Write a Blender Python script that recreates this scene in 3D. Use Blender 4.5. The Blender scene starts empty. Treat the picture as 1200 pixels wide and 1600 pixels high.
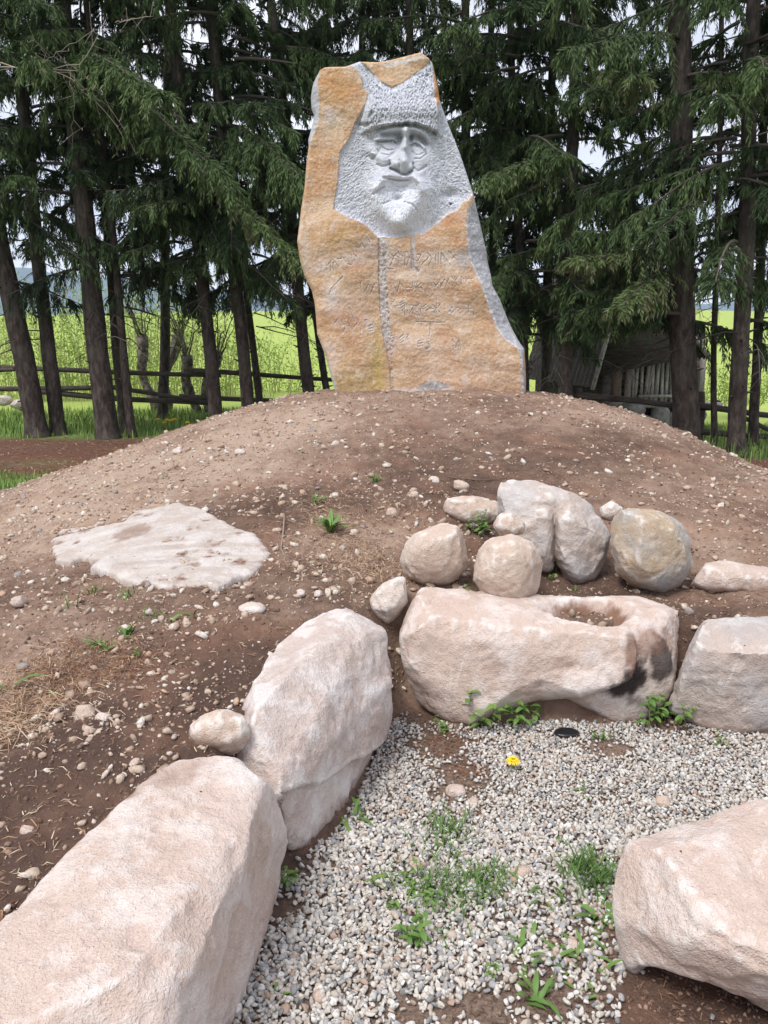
import bpy, bmesh, math, random
import numpy as np
from mathutils import Vector
from bpy_extras.object_utils import world_to_camera_view
random.seed(7); rng = np.random.default_rng(7)
scene = bpy.context.scene
COL = scene.collection

# ------------------------------------------------------------------ camera
CAM_H, PITCH, FPX = 1.6, math.radians(12.4), 1232.0
cam_d = bpy.data.cameras.new('camera'); cam = bpy.data.objects.new('camera', cam_d); COL.objects.link(cam)
cam.location = (0, 0, CAM_H); cam.rotation_euler = (math.pi/2 - PITCH, 0, 0)
cam_d.sensor_fit = 'VERTICAL'; cam_d.sensor_height = 24.0; cam_d.lens = 24.0*FPX/1600.0
cam_d.clip_start = 0.05; cam_d.clip_end = 12000
scene.camera = cam

# ------------------------------------------------------------------ sky: thin cloud over a daylight sky
SUN_EL, SUN_AZ = math.radians(58), math.radians(-142)      # azimuth measured from +Y towards +X: sun high, behind the viewer's left
world = bpy.data.worlds.new('World'); scene.world = world; world.use_nodes = True
nt = world.node_tree; nt.nodes.clear()
N = nt.nodes.new; L = nt.links.new
wo = N('ShaderNodeOutputWorld'); bg = N('ShaderNodeBackground'); sky = N('ShaderNodeTexSky')
sky.sky_type = 'NISHITA'; sky.sun_disc = False; sky.sun_elevation = SUN_EL; sky.sun_rotation = SUN_AZ
sky.air_density = 1.0; sky.dust_density = 2.0
tc = N('ShaderNodeTexCoord'); mp = N('ShaderNodeMapping'); mp.inputs['Scale'].default_value = (1.5, 1.5, 4.0)
cn = N('ShaderNodeTexNoise'); cn.inputs['Scale'].default_value = 2.2; cn.inputs['Detail'].default_value = 6; cn.inputs['Roughness'].default_value = 0.55
cr = N('ShaderNodeValToRGB'); cr.color_ramp.elements[0].position = 0.36; cr.color_ramp.elements[1].position = 0.58
cr.color_ramp.elements[0].color = (0.55,)*3+(1,); cr.color_ramp.elements[1].color = (1,)*3+(1,)
mx = N('ShaderNodeMix'); mx.data_type = 'RGBA'
mx.inputs['B'].default_value = (10.8, 10.9, 11.9, 1)
L(tc.outputs['Generated'], mp.inputs['Vector']); L(mp.outputs['Vector'], cn.inputs['Vector']); L(cn.outputs['Fac'], cr.inputs['Fac'])
L(cr.outputs['Color'], mx.inputs['Factor']); L(sky.outputs['Color'], mx.inputs['A']); L(mx.outputs['Result'], bg.inputs['Color'])
bg.inputs['Strength'].default_value = 0.078
L(bg.outputs['Background'], wo.inputs['Surface'])
sd = bpy.data.lights.new('sun', 'SUN'); sun = bpy.data.objects.new('sun', sd); COL.objects.link(sun)
sd.energy = 2.5; sd.angle = math.radians(20); sd.color = (1.0, 0.96, 0.9)
sdir = Vector((math.sin(SUN_AZ)*math.cos(SUN_EL), math.cos(SUN_AZ)*math.cos(SUN_EL), math.sin(SUN_EL)))
sun.rotation_euler = sdir.to_track_quat('Z', 'Y').to_euler(); sun.location = (0, 0, 30)
scene.view_settings.view_transform = 'Standard'; scene.view_settings.look = 'None'
scene.view_settings.gamma = 1; scene.view_settings.exposure = 0.5; scene.view_settings.use_curve_mapping = False

# ------------------------------------------------------------------ noise and projection helpers
_p = np.random.default_rng(99).permutation(256); _perm = np.concatenate([_p, _p, _p]).astype(np.int64)
_g = np.random.default_rng(5).normal(size=(256, 3)); _g /= np.linalg.norm(_g, axis=1)[:, None]
def perlin(P):
    P = np.asarray(P, float); i = np.floor(P).astype(np.int64); f = P - i; i &= 255
    u = f*f*f*(f*(f*6-15)+10); out = 0
    for dx in (0, 1):
        wx = u[:, 0] if dx else 1-u[:, 0]
        a = _perm[(i[:, 0]+dx) & 255]
        for dy in (0, 1):
            wy = u[:, 1] if dy else 1-u[:, 1]
            b = _perm[(a+i[:, 1]+dy) & 255]
            for dz in (0, 1):
                wz = u[:, 2] if dz else 1-u[:, 2]
                g = _g[_perm[(b+i[:, 2]+dz) & 255]]
                out = out + wx*wy*wz*(g[:, 0]*(f[:, 0]-dx)+g[:, 1]*(f[:, 1]-dy)+g[:, 2]*(f[:, 2]-dz))
    return out*1.6
def fbm(P, oct=4, rough=0.5, lac=2.1):
    P = np.asarray(P, float); a = 1; s = 0; t = 0
    for k in range(oct):
        s = s + a*perlin(P*(lac**k)+k*17.3); t += a; a *= rough
    return s/t
def sm(x, a, b):
    t = np.clip((x-a)/(b-a), 0, 1); return t*t*(3-2*t)
cP, sP = math.cos(PITCH), math.sin(PITCH)
def ray(px, py):
    u = (800-py)/FPX; r = (px-600)/FPX
    return Vector((r, cP+u*sP, -sP+u*cP))
def PZ(px, py, z):
    d = ray(px, py); t = (z-CAM_H)/d.z; return Vector((0, 0, CAM_H))+d*t
def PY(px, py, Y):
    d = ray(px, py); return Vector((0, 0, CAM_H))+d*(Y/d.y)
def topx(X, Y, Z):
    dz = Z-CAM_H; dep = Y*cP-dz*sP; up = Y*sP+dz*cP
    return 600+FPX*X/dep, 800-FPX*up/dep
def poly_sd(x, y, poly):
    """signed distance to a polygon, positive inside"""
    poly = np.asarray(poly, float); n = len(poly); d = np.full(x.shape, 1e9); ins = np.zeros(x.shape, bool)
    for k in range(n):
        ax, ay = poly[k]; bx, by = poly[(k+1) % n]
        ex, ey = bx-ax, by-ay; wx, wy = x-ax, y-ay
        t = np.clip((wx*ex+wy*ey)/(ex*ex+ey*ey+1e-12), 0, 1)
        d = np.minimum(d, (wx-ex*t)**2+(wy-ey*t)**2)
        c = ((ay > y) != (by > y)) & (x < (bx-ax)*(y-ay)/(by-ay+1e-12)+ax)
        ins ^= c
    d = np.sqrt(d); return np.where(ins, d, -d)
def line_d(x, y, pts, closed=False):
    pts = list(pts); d = np.full(np.shape(x), 1e9); tt = np.zeros(np.shape(x)); n = len(pts)-1
    for k in range(n):
        ax, ay = pts[k]; bx, by = pts[k+1]; ex, ey = bx-ax, by-ay
        t = np.clip(((x-ax)*ex+(y-ay)*ey)/(ex*ex+ey*ey+1e-12), 0, 1)
        q = np.hypot(x-ax-ex*t, y-ay-ey*t); m = q < d
        d = np.where(m, q, d); tt = np.where(m, (k+t)/n, tt)
    return d, tt

# ------------------------------------------------------------------ object helpers
def tag(o, label=None, cat=None, group=None, kind=None):
    if label: o['label'] = label
    if cat: o['category'] = cat
    if group: o['group'] = group
    if kind: o['kind'] = kind
    return o
def empty(name, loc, rz=0.0):
    o = bpy.data.objects.new(name, None); COL.objects.link(o); o.location = loc; o.rotation_euler.z = rz
    o.empty_display_size = 0.1; return o
def me_np(name, V, F, mat=None, smooth=False, attrs=None):
    """V (n,3); F an (m,k) int array or a list of such arrays; attrs {name: (n,) or (n,3) per point}"""
    me = bpy.data.meshes.new(name)
    Fs = F if isinstance(F, list) else [F]
    Fs = [np.asarray(f, dtype=np.int32) for f in Fs if len(f)]
    V = np.asarray(V, dtype=np.float32)
    me.vertices.add(len(V)); me.vertices.foreach_set('co', V.ravel())
    nl = sum(f.size for f in Fs); nf = sum(len(f) for f in Fs)
    me.loops.add(nl); me.loops.foreach_set('vertex_index', np.concatenate([f.ravel() for f in Fs]))
    me.polygons.add(nf)
    tot = np.concatenate([np.full(len(f), f.shape[1], np.int32) for f in Fs])
    st = np.concatenate([[0], np.cumsum(tot)[:-1]]).astype(np.int32)
    me.polygons.foreach_set('loop_start', st); me.polygons.foreach_set('loop_total', tot)
    if smooth: me.polygons.foreach_set('use_smooth', np.ones(nf, bool))
    me.update(calc_edges=True)
    for k, a in (attrs or {}).items():
        a = np.asarray(a, dtype=np.float32)
        if a.ndim == 1:
            at = me.attributes.new(k, 'FLOAT', 'POINT'); at.data.foreach_set('value', a)
        else:
            at = me.attributes.new(k, 'FLOAT_COLOR', 'POINT')
            at.data.foreach_set('color', np.concatenate([a, np.ones((len(a), 1), np.float32)], 1).ravel())
    if mat: me.materials.append(mat)
    return me
def ob(name, me, parent=None, loc=None):
    o = bpy.data.objects.new(name, me); COL.objects.link(o)
    if parent: o.parent = parent
    if loc is not None: o.location = loc
    return o
def grid_faces(nu, nv, off=0, wrap=False):
    i = np.arange(nu-1 if not wrap else nu); j = np.arange(nv-1)
    I, J = np.meshgrid(i, j, indexing='ij'); I2 = (I+1) % nu
    return (np.stack([I*nv+J, I2*nv+J, I2*nv+J+1, I*nv+J+1], -1).reshape(-1, 4)+off).astype(np.int32)
def tube(pts, rad, nseg=7, cap=True, seed=0, rough=0.0):
    pts = np.asarray(pts, float); n = len(pts); rad = np.broadcast_to(rad, (n,)).astype(float)
    T = np.gradient(pts, axis=0); T /= np.linalg.norm(T, axis=1)[:, None]+1e-9
    ref = np.array([0, 0, 1.0]) if abs(T[0, 2]) < 0.9 else np.array([1.0, 0, 0])
    A = np.cross(T, ref); A /= np.linalg.norm(A, axis=1)[:, None]+1e-9; B = np.cross(T, A)
    th = np.linspace(0, 2*math.pi, nseg, endpoint=False)
    rr = rad[:, None]*np.ones(nseg)[None]
    if rough:
        q = np.stack([np.cos(th)[None].repeat(n, 0)*1.3+seed, np.sin(th)[None].repeat(n, 0)*1.3, np.arange(n)[:, None].repeat(nseg, 1)*0.35], -1).reshape(-1, 3)
        rr = rr*(1+rough*perlin(q+0.37).reshape(n, nseg))
    V = pts[:, None]+rr[..., None]*(np.cos(th)[None, :, None]*A[:, None]+np.sin(th)[None, :, None]*B[:, None])
    V = V.reshape(-1, 3); i = np.arange(n-1)[:, None]; j = np.arange(nseg)[None]; j2 = (j+1) % nseg
    F = np.stack([i*nseg+j+0*i, i*nseg+j2, (i+1)*nseg+j2, (i+1)*nseg+j+0*i], -1).reshape(-1, 4)
    Fs = [F]
    if cap:
        V = np.concatenate([V, pts[:1], pts[-1:]]); c0, c1 = len(V)-2, len(V)-1; j = np.arange(nseg); j2 = (j+1) % nseg
        Fs.append(np.concatenate([np.stack([j2, j, np.full(nseg, c0)], 1), np.stack([(n-1)*nseg+j, (n-1)*nseg+j2, np.full(nseg, c1)], 1)]))
    return V, Fs
class MB:
    def __init__(s): s.V = []; s.F = {}; s.n = 0; s.A = []
    def add(s, V, Fs, a=0.0):
        if not isinstance(Fs, list): Fs = [Fs]
        for f in Fs:
            f = np.asarray(f)
            if len(f): s.F.setdefault(f.shape[1], []).append(f+s.n)
        s.V.append(np.asarray(V, float)); s.n += len(V)
        s.A.append(np.full(len(V), a) if np.ndim(a) == 0 else np.asarray(a, float)); return s
    def mesh(s, name, mat, smooth=False, attr='rnd'):
        return me_np(name, np.concatenate(s.V), [np.concatenate(f) for f in s.F.values()], mat, smooth, {attr: np.concatenate(s.A)})
BOXF = np.array([[0,3,2,1],[4,5,6,7],[0,1,5,4],[1,2,6,5],[2,3,7,6],[3,0,4,7]])
def boxv(c, s, rz=0.0, jit=0.0):
    x, y, z = s[0]/2, s[1]/2, s[2]/2
    V = np.array([[-x,-y,-z],[x,-y,-z],[x,y,-z],[-x,y,-z],[-x,-y,z],[x,-y,z],[x,y,z],[-x,y,z]], float)
    if jit: V += rng.normal(0, jit, V.shape)
    ca, sa = math.cos(rz), math.sin(rz); R = np.array([[ca,-sa,0],[sa,ca,0],[0,0,1]])
    return V@R.T+np.asarray(c, float)

# ------------------------------------------------------------------ material helpers
class NT:
    def __init__(s, name):
        s.m = bpy.data.materials.new(name); s.m.use_nodes = True; s.t = s.m.node_tree; s.t.nodes.clear()
        s.out = s.n('ShaderNodeOutputMaterial'); s.b = s.n('ShaderNodeBsdfPrincipled'); s.l(s.b.outputs[0], s.out.inputs[0])
        s.b.inputs['Specular IOR Level'].default_value = 0.25; s.b.inputs['Roughness'].default_value = 0.85
    def n(s, t): return s.t.nodes.new(t)
    def l(s, a, b): s.t.links.new(a, b)
    def coord(s, kind='Object', scale=None):
        c = s.n('ShaderNodeTexCoord').outputs[kind]
        if scale is not None:
            m = s.n('ShaderNodeMapping'); m.inputs['Scale'].default_value = scale; s.l(c, m.inputs['Vector']); c = m.outputs[0]
        return c
    def noise(s, scale, detail=4, rough=0.55, co=None, dist=0.0):
        x = s.n('ShaderNodeTexNoise'); x.inputs['Scale'].default_value = scale; x.inputs['Detail'].default_value = detail
        x.inputs['Roughness'].default_value = rough; x.inputs['Distortion'].default_value = dist
        if co is not None: s.l(co, x.inputs['Vector'])
        return x.outputs['Fac']
    def vor(s, scale, co=None, feat='F1', out='Distance'):
        x = s.n('ShaderNodeTexVoronoi'); x.feature = feat; x.inputs['Scale'].default_value = scale
        if co is not None: s.l(co, x.inputs['Vector'])
        return x.outputs[out]
    def ramp(s, fac, stops, interp='LINEAR'):
        r = s.n('ShaderNodeValToRGB'); r.color_ramp.interpolation = interp; e = r.color_ramp.elements
        while len(e) < len(stops): e.new(0.5)
        for k, (p, c) in enumerate(stops):
            e[k].position = p; e[k].color = (c, c, c, 1) if np.ndim(c) == 0 else (*c, 1)
        s.l(fac, r.inputs[0]); return r.outputs[0]
    def mix(s, fac, a, b, mode='MIX'):
        m = s.n('ShaderNodeMix'); m.data_type = 'RGBA'; m.blend_type = mode
        for v, k in ((fac, 'Factor'), (a, 'A'), (b, 'B')):
            if hasattr(v, 'is_output'): s.l(v, m.inputs[k])
            elif k == 'Factor': m.inputs[k].default_value = v
            else: m.inputs[k].default_value = (*v, 1)
        return m.outputs['Result']
    def attr(s, name, out='Fac'):
        a = s.n('ShaderNodeAttribute'); a.attribute_name = name; return a.outputs[out]
    def math(s, op, a, b=None):
        m = s.n('ShaderNodeMath'); m.operation = op
        for v, k in ((a, 0), (b, 1)):
            if v is None: continue
            if hasattr(v, 'is_output'): s.l(v, m.inputs[k])
            else: m.inputs[k].default_value = v
        return m.outputs[0]
    def bump(s, h, dist, strength=1.0, prev=None):
        b = s.n('ShaderNodeBump'); b.inputs['Distance'].default_value = dist; b.inputs['Strength'].default_value = strength
        s.l(h, b.inputs['Height'])
        if prev is not None: s.l(prev, b.inputs['Normal'])
        return b.outputs[0]
    def done(s, col, normal=None, rough=None):
        if hasattr(col, 'is_output'): s.l(col, s.b.inputs['Base Color'])
        else: s.b.inputs['Base Color'].default_value = (*col, 1)
        if normal is not None: s.l(normal, s.b.inputs['Normal'])
        if rough is not None: s.b.inputs['Roughness'].default_value = rough
        return s.m
# ------------------------------------------------------------------ terrain
_ctl = [(0.4,8.1,1.10),(-.8,8,1.07),(1.7,8,1.07),(.4,9,1.0),(.4,7.4,1.09),(-1.9,8,.76),(-3.1,8,.34),(-4.3,8,-.03),(2.8,8,.76),(3.8,8,.27),(4.9,8,-.1),
 (-3.2,10,-.03),(.4,12,-.03),(-1.9,10.6,.12),(2.9,10.6,.12),(4.3,10,-.03),
 (.4,6.2,.95),(.4,5,.77),(.4,4.2,.62),(-1.0,6,.84),(-2.2,6,.52),(-3.3,6,.17),(-4.2,6,-.05),(-1,5,.70),(-2,5,.50),(-3.1,5,.18),(-4.1,5,-.08),
 (-1,4,.59),(-1.8,4,.49),(-2.7,4,.27),(-3.8,4,-.05),(-1,3,.50),(-1.7,3,.43),(-2.5,3,.26),(-3.5,3,0.),(-.6,2.6,.47),(-1.5,2,.37),(-.9,1.6,.37),(-1,.9,.33),(-2.5,1.5,.25),(-3.5,1.5,0),
 (0,3.6,.51),(.8,3.85,.45),(.9,3.45,.37),(1.3,3.45,.38),(.45,3.6,.45),(1.5,3.9,.47),(2.2,3.7,.46),(3,3.8,.40),(1.6,5,.74),(2.9,5,.53),(1.8,6,.86),(3.1,6,.52),(4.1,6,.17),(5.2,6,.0),(4.8,4.6,.1),(3.7,4.4,.36),(6,3.5,.0),(-.4,-.5,.2),(2,1,.1),(4,2,.1)]
_ctl = np.array(_ctl)
def _tps_k(r2): return 0.5*r2*np.log(r2+1e-9)
def _tps_fit(c):
    n = len(c); P = np.c_[np.ones(n), c[:, :2]]
    K = _tps_k(((c[:, None, :2]-c[None, :, :2])**2).sum(-1))+np.eye(n)*0.02
    A = np.block([[K, P], [P.T, np.zeros((3, 3))]]); return np.linalg.solve(A, np.r_[c[:, 2], np.zeros(3)])
_tw = _tps_fit(_ctl)
def tps(x, y):
    out = np.empty(x.size); xf, yf = x.ravel(), y.ravel()
    for s in range(0, x.size, 40000):
        e = slice(s, s+40000)
        r2 = (xf[e, None]-_ctl[None, :, 0])**2+(yf[e, None]-_ctl[None, :, 1])**2
        out[e] = _tps_k(r2)@_tw[:-3]+_tw[-3]+_tw[-2]*xf[e]+_tw[-1]*yf[e]
    return out.reshape(x.shape)
# plan outline of the sunken gravel court (where the retaining boulders meet the gravel)
GP = [PZ(*p, 0).to_2d()[:] for p in [(335,1600),(405,1500),(435,1410),(455,1350),(500,1325),(540,1290),(575,1215),(600,1140),(640,1105),(715,1140),(850,1128),(960,1135),(1040,1110),(1110,1140),(1200,1152)]]
GP = [(-.41,-1.5),(-.41,1.3)]+GP+[(2.6,2.9),(5.5,2.6),(5.5,-1.5)]
def H0(x, y):
    x = np.asarray(x, float); y = np.asarray(y, float)
    sd = poly_sd(x, y, GP); h = tps(x, y)
    k = sm(-sd, 0.0, 0.22)
    return np.where(h > -0.2, h*k, h), sd
def Hs(x, y): return float(H0(np.array([x]), np.array([y]))[0][0])
def hit(px, py):
    """where the sight line through a photo pixel meets the terrain"""
    d = ray(px, py); t = np.linspace(0.8, 16, 3000); X, Y, Z = t*d.x, t*d.y, CAM_H+t*d.z
    h = np.maximum(H0(X, Y)[0], 0); k = np.argmax(Z < h); 
    if Z[k] >= h[k]: k = len(t)-1
    return Vector((X[k], Y[k], h[k]))

def soil_tone(X, Y):
    """patches of moist dark earth (1) and of pale dry crust (0), as they lie on the mound"""
    P = np.c_[X*0.9, Y*0.9, X*0]
    t = 0.45+0.55*fbm(P+3.1, 4)
    for (px, py, r, a) in [(150,1230,.55,.5),(60,1330,.4,.45),(300,1050,.4,.4),(780,900,.35,.35),(1000,960,.4,.3),(690,700,.9,.18),(760,760,.8,.25),(430,800,.5,.3),(900,690,1.0,.1),(560,900,.35,.2),
                           (60,1060,.3,-.55),(560,850,.35,-.2),(300,690,1.6,-.25),(150,760,1.3,-.3),(900,640,.8,-.15),(500,650,1.,-.1),(1100,850,.7,-.15),(1130,1560,.5,.35)]:
        c = hit(px, py); t = t+a*np.exp(-((X-c.x)**2+(Y-c.y)**2)/(2*(r*.7)**2))
    return np.clip(t, 0, 1)
xs = np.concatenate([np.linspace(-7.5, -3.4, 60, endpoint=False), np.linspace(-3.4, 3.4, 520, endpoint=False), np.linspace(3.4, 7.5, 60)])
ys = np.concatenate([np.linspace(-1.5, 1.0, 30, endpoint=False), np.linspace(1.0, 5.0, 300, endpoint=False), np.linspace(5.0, 9.2, 170, endpoint=False), np.linspace(9.2, 13, 40)])
GX, GY = np.meshgrid(xs, ys, indexing='ij'); gx, gy = GX.ravel(), GY.ravel()
h, gsd = H0(gx, gy)
P3 = np.c_[gx, gy, gx*0]
onm = sm(-gsd, -0.02, 0.1)
h = h+onm*(0.038*fbm(P3*1.7+5, 3)+0.026*fbm(P3*6+1, 3)-.012*np.clip(.2-np.abs(fbm(np.c_[gx*2.6, gy*1.0, gx*0+8], 3)), 0, 1)/.2+0.017*fbm(P3*22, 3, .65))+(1-onm)*(0.008*fbm(P3*6, 3))
# soil heaped in the hollow behind the basin rock and bedding for the lower right boulder
MOUND_H = h.copy()
tone = soil_tone(gx, gy)
nm = NT('mound_soil'); co = nm.coord()
t = nm.attr('tone'); n1 = nm.noise(9, 5, .65, co); n2 = nm.noise(60, 4, .7, co); n3 = nm.noise(2.2, 4, .6, co)
tt = nm.math('ADD', t, nm.math('MULTIPLY', nm.math('SUBTRACT', n1, 0.5), 0.9))
c = nm.ramp(tt, [(0.05, (.39,.29,.225)), (0.35, (.26,.178,.134)), (0.6, (.155,.098,.072)), (0.9, (.082,.05,.038))])
c = nm.mix(nm.ramp(n3, [(.5, 0), (.68, .45)]), c, (.27,.15,.10))
c = nm.mix(nm.ramp(n2, [(.60, 0), (.75, .55)]), c, (.46,.37,.30))
c = nm.mix(nm.ramp(n2, [(.28, .5), (.40, 0)]), c, (.07,.04,.03))
gv = nm.attr('gravel')
c = nm.mix(gv, c, nm.ramp(n2, [(.35, (.075,.048,.036)), (.65, (.25,.185,.145))]))
mound_mat = nm.done(c, nm.bump(n2, .012, .9, nm.bump(n1, .03, .6)), .95)
gravel_mask = sm(gsd, 0.0, 0.06)*(1-sm(poly_sd(gx, gy, [PZ(*q, 0)[:2] for q in [(940,1640),(960,1560),(985,1500),(1040,1470),(1230,1480),(1700,1500),(1700,1900),(900,1900)]]), -.03, .03))
tone = np.maximum(tone, .62*(gsd > 0)*(1-gravel_mask))
mound = ob('earth_mound', me_np('earth_mound', np.c_[gx, gy, h], grid_faces(len(xs), len(ys)), mound_mat, True, {'tone': tone, 'gravel': gravel_mask*.8}))
tag(mound, kind='structure')
def gz(x, y):
    """bilinear height of the finished mound sheet"""
    x = np.asarray(x, float); y = np.asarray(y, float); Hm = MOUND_H.reshape(len(xs), len(ys))
    i = np.clip(np.searchsorted(xs, x)-1, 0, len(xs)-2); j = np.clip(np.searchsorted(ys, y)-1, 0, len(ys)-2)
    u = np.clip((x-xs[i])/(xs[i+1]-xs[i]), 0, 1); v = np.clip((y-ys[j])/(ys[j+1]-ys[j]), 0, 1)
    z = (Hm[i, j]*(1-u)+Hm[i+1, j]*u)*(1-v)+(Hm[i, j+1]*(1-u)+Hm[i+1, j+1]*u)*v
    return np.maximum(z, -0.02)

# wide ground: needle-strewn soil under the trees, grass, and the meadow rising behind
def ground_z(x, y):
    r = np.sqrt(np.maximum(y-17, 0)**2+0.0)
    z = -0.02+0.00*x+ 7.5*sm(r, 0, 190)*(1+.12*np.sin(x*.021+1))-0.0*r
    z = z+0.5*fbm(np.c_[x*.03, y*.03, x*0], 3)*sm(r, 5, 60)
    z = z - 0.35*sm(x, 2.6, 6.5)*sm(y, 10.6, 12.5)*(1-sm(y, 24, 60))
    return z
gxs = np.concatenate([-np.geomspace(900, 14, 40), np.linspace(-13, 13, 130), np.geomspace(14, 900, 40)])
gys = np.concatenate([[-60, -30, -12], np.linspace(-6, 30, 190), np.geomspace(31, 600, 70)])
AX, AY = np.meshgrid(gxs, gys, indexing='ij'); ax, ay = AX.ravel(), AY.ravel()
az = ground_z(ax, ay)+0.012*fbm(np.c_[ax*2.3, ay*2.3, ax*0], 3)
bare = sm(ay, 8.6, 9.9)*(1-sm(ay, 12.7, 13.6))
bare = np.clip(bare+.35*fbm(np.c_[ax*1.1, ay*1.1, ax*0+4], 3), 0, 1)*sm(bare, 0, .2)
bare = np.maximum(bare, sm(ax, 1, 2.5)*sm(ay, 8, 9)*(1-sm(ay, 11.5, 12.5)))
nm = NT('ground'); co = nm.coord(); n1 = nm.noise(1.3, 5, .65, co); n2 = nm.noise(14, 5, .7, co); n3 = nm.noise(.05, 4, .6, co)
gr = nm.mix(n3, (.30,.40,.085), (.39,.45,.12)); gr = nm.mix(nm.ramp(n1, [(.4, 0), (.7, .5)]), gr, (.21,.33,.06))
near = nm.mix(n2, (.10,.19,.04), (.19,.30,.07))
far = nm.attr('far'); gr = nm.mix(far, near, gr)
so = nm.ramp(n2, [(.3, (.06,.03,.022)), (.6, (.15,.075,.05)), (.8, (.22,.13,.09))])
so = nm.mix(nm.ramp(n1, [(.45, 0), (.6, 1)]), so, (.13,.055,.035))
c = nm.mix(nm.attr('bare'), gr, so)
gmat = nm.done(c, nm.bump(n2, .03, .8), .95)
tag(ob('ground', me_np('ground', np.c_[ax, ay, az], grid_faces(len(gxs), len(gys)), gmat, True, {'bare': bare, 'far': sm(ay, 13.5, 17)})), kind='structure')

# distant mountain ridge, wooded
hx = np.linspace(-2600, 2600, 260); hv = np.linspace(0, 1, 14)
HX, HV = np.meshgrid(hx, hv, indexing='ij'); q = HX.ravel(); v = HV.ravel()
rid = 95+60*fbm(np.c_[q/700, q*0, q*0+2], 4)+75*np.exp(-((q+900)/380)**2)
hz = -20+(rid+20)*np.sin(v*math.pi/2)+8*perlin(np.c_[q/60, v*6, q*0])*v
nm = NT('wooded_ridge'); n1 = nm.noise(.006, 5, .6, nm.coord())
hm = nm.done(nm.ramp(n1, [(.4, (.025,.05,.05)), (.6, (.05,.085,.07))]))
tag(ob('hills', me_np('hills', np.c_[q, 1500+v*500, hz], grid_faces(len(hx), len(hv)), hm, True)), kind='structure')

# ------------------------------------------------------------------ boulders
def hull_mesh(groups):
    bm = bmesh.new()
    for pts in groups:
        vs = [bm.verts.new(p) for p in pts]
        r = bmesh.ops.convex_hull(bm, input=vs, use_existing_faces=False)
        dead = [g for g in r['geom_interior'] if isinstance(g, bmesh.types.BMVert)]
        bmesh.ops.delete(bm, geom=list(set(dead)), context='VERTS')
    me = bpy.data.meshes.new('hull'); bm.to_mesh(me); bm.free(); return me
def remesh_np(me, vox):
    o = bpy.data.objects.new('tmp', me); COL.objects.link(o)
    m = o.modifiers.new('r', 'REMESH'); m.mode = 'VOXEL'; m.voxel_size = vox; m.adaptivity = 0
    dg = bpy.context.evaluated_depsgraph_get(); ev = o.evaluated_get(dg).to_mesh()
    n = len(ev.vertices); V = np.empty(n*3); ev.vertices.foreach_get('co', V); V = V.reshape(-1, 3)
    E = np.empty(len(ev.edges)*2, np.int32); ev.edges.foreach_get('vertices', E); E = E.reshape(-1, 2)
    fl = np.empty(len(ev.loops), np.int32); ev.loops.foreach_get('vertex_index', fl)
    ls = np.empty(len(ev.polygons), np.int32); ev.polygons.foreach_get('loop_total', ls)
    st = np.concatenate([[0], np.cumsum(ls)[:-1]])
    Fs = [np.stack([fl[st[ls == k]+j] for j in range(k)], 1) for k in np.unique(ls)]
    bpy.data.objects.remove(o); return V, E, Fs
def laplace(V, E, it, lam=.5):
    n = len(V); deg = np.bincount(E.ravel(), minlength=n)[:, None]
    for _ in range(it):
        S = np.stack([np.bincount(E[:, 0], V[E[:, 1], k], n)+np.bincount(E[:, 1], V[E[:, 0], k], n) for k in range(3)], 1)
        V = V+lam*(S/np.maximum(deg, 1)-V)
    return V
def facet(V, seed, n, cut):
    """break planes: chips struck off the stone in random directions"""
    g = np.random.default_rng(500+seed); c = V.mean(0)
    for k in range(n):
        d = g.normal(0, 1, 3); d[2] = abs(d[2])*.7; d /= np.linalg.norm(d); q = (V-c)@d; off = q.max()-cut*g.uniform(.4, 1.6)
        off = off+.010*fbm(V*5/max(np.ptp(V[:, 0]), .3)+k*9, 2)*min(1, np.ptp(V[:, 0])); V = V-np.maximum(q-off, 0)[:, None]*d*.9
    return V
def normals(V, Fs):
    Nn = np.zeros_like(V)
    for F in Fs:
        a, b, c = V[F[:, 0]], V[F[:, 1]], V[F[:, 2]]; fn = np.cross(b-a, c-a)
        if F.shape[1] == 4: fn += np.cross(c-a, V[F[:, 3]]-a)
        for k in range(F.shape[1]):
            for d in range(3): Nn[:, d] += np.bincount(F[:, k], fn[:, d], len(V))
    return Nn/(np.linalg.norm(Nn, axis=1)[:, None]+1e-12)
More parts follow.
